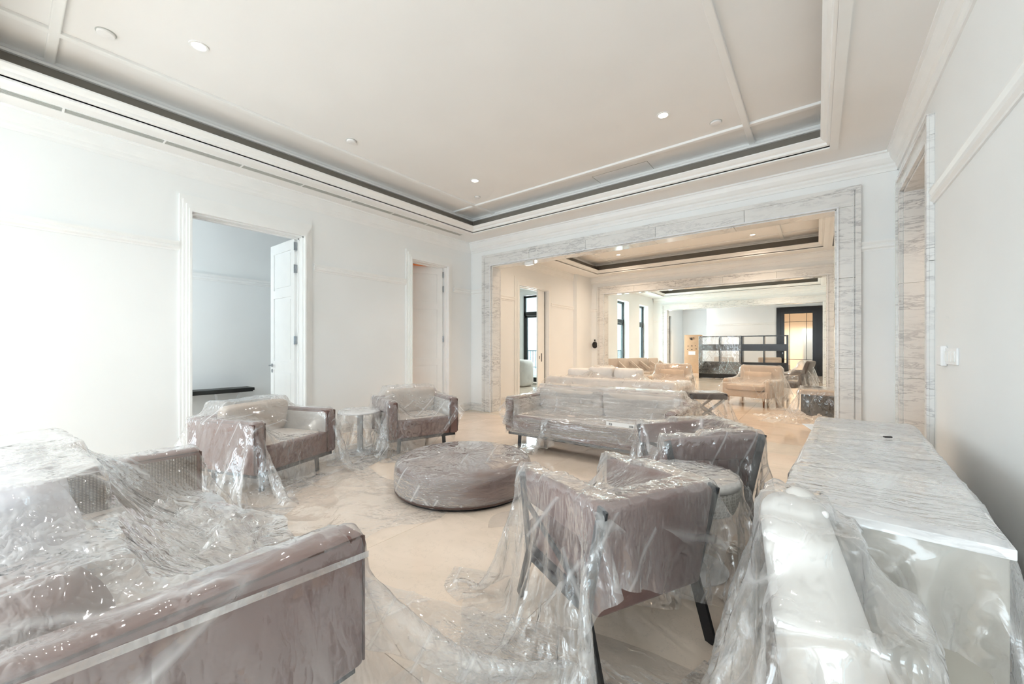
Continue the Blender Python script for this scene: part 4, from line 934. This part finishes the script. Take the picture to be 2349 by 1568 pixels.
for i, (l, s) in enumerate(dn):
    lb = 'beige dining chair under the tall windows, %s' % s
    if d0 is None: d0 = dining(lb, l, math.radians(-125)); d0['group'] = 'dining chairs by the tall windows'
    else: dup_thing(d0, l, math.radians(-125+4*i), lb)
t = thing('low_bench', 'low bench with dark frame in front of the dining chairs', 'bench', (-3.95, 11.9, 0), .3); obj('top', R(-.4, .4, -.2, .2, .40, .47, r=.03), M['beige'], t, smooth=True)
for sx in (-1, 1):
    for sy in (-1, 1): obj('leg', B((sx*.34-.02, sx*.34+.02, sy*.15-.02, sy*.15+.02, 0, .40)), M['black'], t)
# last room chairs seen through the shelving, side rooms
lounge('taupe chair seen through the left black shelving', (-3.4, 20.2, 0), math.radians(160)); lounge('pale chair seen through the right black shelving', (-1.6, 20.4, 0), math.radians(200))
tag(obj('draped_chair', R(-.35, .35, -.35, .35, 0, .88, r=.16, seg=5), M['lgrey'], smooth=True, loc=(-7.85, 10.65, 0)), 'rounded armchair under a pale dust cover inside the pocket doorway', 'armchair')
t = thing('console_table', 'narrow black console table in the room behind the first doorway', 'console', (-7.66, 1.45, 0))
obj('tabletop', B((-.16, .16, -1.17, 1.17, .58, .625)), M['frame'], t); obj('lower_rail', B((.13, .15, -1.15, 1.15, .56, .58)), M['frame'], t)
for y in (-1, 1):
    bm = bm_new(); bar(bm, (.13, y*.98, .58), (.02, y*.80, 0), .03, .03, (0, 1, 0)); bar(bm, (.13, y*.62, .58), (.02, y*.80, 0), .03, .03, (0, 1, 0)); obj('leg', bm, M['greyp'], t)

# ------------------------------------------------------------------ the plastic
rzA = math.atan2(Af[1], Af[0])-PI/2; rzB = math.atan2(Bf[1], Bf[0])-PI/2
P = drape(cols_sofa(LF, Lf, LW, LD, .14, .655, .62)+[(-2.86, .05, .43, .30, .17, .43, 0), (-2.2, .05, .43, .30, .17, .43, 0), (-1.66, .06, .36, .21, .17, .36, 0)], -1.95, .32, .05, 3.7, 2.7, .048, steps=120, seed=2, rough=.03)
sheet('dust_sheet', 'big loose clear polythene sheet over the near sofa, spilling onto the floor', P, M['film_big'])
P = drape(cols_sofa(AF, Af, AW, .86), AF[0]-.42*Af[0]+.02, AF[1]-.42*Af[1]-.13, rzA+.12, 2.35, 2.2, .042, steps=110, seed=5, rough=.03)
sheet('dust_sheet', 'clear film draped over the armchair before the first doorway, trailing on the floor', P, M['film'])
P = drape(cols_sofa(BF, Bf, BW, .82), BF[0]-.5*Bf[0]+.0, BF[1]-.5*Bf[1]-.18, rzB+.5, 1.75, 1.75, .042, steps=100, seed=6, rough=.03)
sheet('dust_sheet', 'clear film draped over the armchair beside the second doorway', P, M['film'])
P = drape([], -4.47, 2.72, .3, 1.15, 1.15, .045, steps=90, seed=8, rough=.03, cyls=[(-4.47, 2.72, .25, .517)])
sheet('dust_sheet', 'clear film hanging to the floor over the white pedestal side table', P, M['film'])
P = drape(cols_sofa(FS, SF, SW, SD), -2.12, 4.56, .05, 2.75, 1.5, .042, steps=100, seed=9, rough=.03)
sheet('dust_sheet', 'clear film lying over the far mauve sofa seat and arms', P, M['wrap_x'])
# tight band of stretch film round the far sofa
def band(x0, x1, y0, y1, z0, z1, r, n=64, k=7, amp=.004, seed=4, skew=0.):
    bm = bm_new(); rs = np.random.RandomState(seed); pts = []
    per = []
    for (cx, cy_, a0) in ((x1-r, y0+r, -90), (x1-r, y1-r, 0), (x0+r, y1-r, 90), (x0+r, y0+r, 180)):
        for j in range(5): a = math.radians(a0+j*22.5); per.append((cx+r*math.cos(a), cy_+r*math.sin(a)))
    full = []
    for i in range(len(per)):
        p, q = per[i], per[(i+1) % len(per)]; L = math.hypot(q[0]-p[0], q[1]-p[1]); m_ = max(1, int(L/.06))
        for j in range(m_): full.append((p[0]+(q[0]-p[0])*j/m_, p[1]+(q[1]-p[1])*j/m_))
    rg = []
    for z in np.linspace(0, 1, k):
        rg.append([bm.verts.new((x+rs.uniform(-amp, amp), y+rs.uniform(-amp, amp), z0+(z1-z0)*z+skew*(x-x0)*z+rs.uniform(-amp, amp))) for x, y in full])
    n = len(full)
    for a, b in zip(rg, rg[1:]):
        for i in range(n): bm.faces.new((a[i], a[(i+1) % n], b[(i+1) % n], b[i]))
    return fixn(bm)
tag(obj('stretch_film', band(-3.275, -1.085, 4.07, 5.055, .175, .36, .05, k=6, skew=.11), M['wrap_x'], smooth=True), 'tight streaky stretch film wound round the front of the far mauve sofa', 'plastic wrap')
P = drape([(-2.65, 4.07, .2, .35, .03, .2, 0)], -2.72, 3.98, .3, .7, .5, .035, z0=.34, steps=60, seed=12, rough=.04)
P[..., 2] = np.maximum(P[..., 2], .03)
sheet('torn_film', 'loose torn tail of film hanging under the far mauve sofa', P, M['film'], cat='plastic wrap')
t = thing('packing_tape', 'strip of printed white tape stuck to the far sofa wrapping', 'tape', (-1.62, 4.045, .47), 0)
obj('tape_strip', B((-.20, .20, -.002, .0, -.022, .022)), M['label'], t); text('ta', .05, (-.15, -.003, -.016), (PI/2, 0, 0), M['ink'], t); text('ata', .04, (.08, -.003, -.014), (PI/2, 0, 0), M['ink'], t)
AMP[0] = .011
P = drape(cols_chair(Co, Cf), Co[0]-.13, Co[1]-.22, math.atan2(Cf[1], Cf[0])-PI/2-.25, 1.62, 1.30, .030, steps=110, seed=21, rough=.025, iters=8)
sheet('dust_sheet', 'crumpled clear sheet thrown over the nearest lounge chair', P, M['film'])
P = drape(cols_chair(Do, Df), Do[0]-.02, Do[1], math.atan2(Df[1], Df[0])-PI/2+.2, 1.65, 1.5, .036, steps=100, seed=22, rough=.03)
sheet('dust_sheet', 'clear sheet peaked over the lounge chair beyond the round table', P, M['film'])
P = drape([], -.56, 2.46, .4, 1.35, 1.3, .038, steps=100, seed=23, rough=.03, cyls=[(-.595, 2.50, .262, .548)])
sheet('dust_sheet', 'clear film falling in folds from the padded round table', P, M['film'])
cxc, cyc = con(-.26, 1.075)
P = drape([(cxc, cyc, .376, .27, 1.09, .376, CR)], cxc-.02, cyc-.0, CR+.03, 2.0, 2.75, .048, steps=110, seed=24, rough=.02); P[..., 0] = np.minimum(P[..., 0], XR-.02)
sheet('dust_sheet', 'milky polythene sheet spread over the marble console', P, M['film_milky'])
P = drape([(.12, 1.34, .12, .2, .2, .12, 0), (.06, 1.42, .3, .16, .16, .3, 0), (-.02, 1.52, .38, .12, .12, .38, 0), (-.06, 1.585, .405, .09, .09, .405, 0)], -.14, 1.50, .2, 1.15, 1.1, .034, steps=110, seed=25, rough=.03, push=(-.5, .0))
sheet('dust_sheet', 'loose clear film slipping off the leaning white roll', P, M['film'])
for (gl, rz_), sd, lb in ((G1, 31, 'clear film tent over the wide taupe fireside chair'), (G2, 32, 'clear film over the taupe fireside chair behind the white sofa')):
    fx, fy = -math.sin(rz_), math.cos(rz_)
    P = drape(cols_lounge(gl, rz_), gl[0]+fx*.42, gl[1]+fy*.42, rz_+.1, 2.0, 1.9, .07, steps=80, iters=5, seed=sd, rough=.03); sheet('dust_sheet', lb, P, M['film_far'])
P = drape(place([(0, 0, .22, .32, .32, .22), (0, -.32, .48, .3, .08, .48), (.33, 0, .33, .03, .34, .33), (-.33, 0, .33, .03, .34, .33)], TUB[0], TUB[1]), TUB[0][0], TUB[0][1], TUB[1], 1.7, 1.8, .07, steps=80, iters=5, seed=33, rough=.03)
sheet('dust_sheet', 'crinkled film over the charcoal armchair before the glazed door', P, M['film'])
P = drape([(-3.2, 7.09, .35, 1.3, .11, .35, 0), (-3.2, 7.5, .24, 1.3, .5, .24, 0), (-1.98, 7.5, .33, .13, .5, .33, 0), (-4.39, 7.5, .33, .13, .5, .33, 0), (-3.86, 7.38, .42, .2, .1, .42, 0), (-3.38, 7.38, .46, .2, .1, .46, 0), (-2.85, 7.38, .44, .2, .1, .44, 0)], -3.15, 7.50, .02, 3.0, 1.35, .07, steps=80, iters=5, seed=34, rough=.03)
sheet('dust_sheet', 'clear film heaped over the pillows of the white sofa', P, M['film_far'])
P = drape(place([(0, 0, .25, .31, .23, .25)], (-1.58, 7.62, 0), .55), -1.58, 7.62, .75, 1.35, 1.35, .055, steps=80, iters=5, seed=35, rough=.03); sheet('dust_sheet', 'clear film hanging over the crossed-leg stool', P, M['film'])
P = drape([(.18, 9.65, .25, .44, .44, .25, 0)], .0, 9.5, .3, 1.5, 1.6, .06, steps=70, iters=5, seed=36, rough=.03); P = np.minimum(P, np.array([XR-.03, 99, 99], np.float32)); sheet('dust_sheet', 'clear film draped over the black bench by the jamb', P, M['film'])
# crumpled heaps and flat film on the floor
def heap(name, label, x, y, sx, sy, h, seed, mat, n=44, rz=0., zb=0.):
    rs = np.random.RandomState(seed); u, v = np.meshgrid(np.linspace(-1, 1, n), np.linspace(-1, 1, n)); Z = np.zeros_like(u); X = u*sx; Y = v*sy
    for k in range(14):
        a, b, p = rs.uniform(-9, 9), rs.uniform(-9, 9), rs.uniform(0, 6.28); q = np.abs(np.sin(a*u+b*v+p)); Z += (1-q)**3*rs.uniform(.2, 1); X += .05*sx*np.sin(b*v*.7+p)*np.cos(a*u*.5); Y += .05*sy*np.sin(a*u*.7+p)
    rr = 1-np.clip(np.sqrt(u*u+v*v)*(1+.15*np.sin(5*np.arctan2(v, u)+seed)), 0, 1); Z = zb+.008+Z/14*h*3.2*np.clip(rr*1.8, .0, 1)**.8
    c, s = math.cos(rz), math.sin(rz); P = np.stack([x+c*X-s*Y, y+s*X+c*Y, Z], -1)
    return sheet(name, label, P, mat)
heap('crumpled_film', 'crumpled heap of clear film on the floor before the black bench', -.22, 8.55, .62, .42, .26, 41, M['film_far'])
heap('crumpled_film', 'small white crumple of film on the floor behind the far mauve sofa', -4.9, 7.2, .28, .2, .28, 42, M['film_far'])
heap('crumpled_film', 'thin film lying flat on the floor in front of the left armchair', -3.15, 1.75, .85, .65, .035, 43, M['film_low'])
heap('crumpled_film', 'thin film lying flat on the floor between the ottoman and the nearest lounge chair', -1.35, 2.75, .55, .6, .03, 44, M['film_low'])
heap('crumpled_film', 'heap of film on the floor between the left armchairs', -4.35, 2.62, .35, .4, .14, 45, M['film'])
heap('crumpled_film', 'flat film trodden on the floor at bottom of the near sofa', -.95, .95, .32, .5, .03, 46, M['film_low'])
t = thing('sealing_strip', 'pale band of tape along the outer arm of the near sofa', 'tape', (0, 0, 0))
obj('tape_band', BAR((-1.222, -.15, .648), (-1.222, .775, .59), .002, .02, (0, 0, 1)), M['film_milky'], t)
heap('crumpled_film', 'crumpled film bunched up on the seat of the near sofa', -2.25, .42, .62, .36, .20, 47, M['film'], rz=.2, zb=.445)
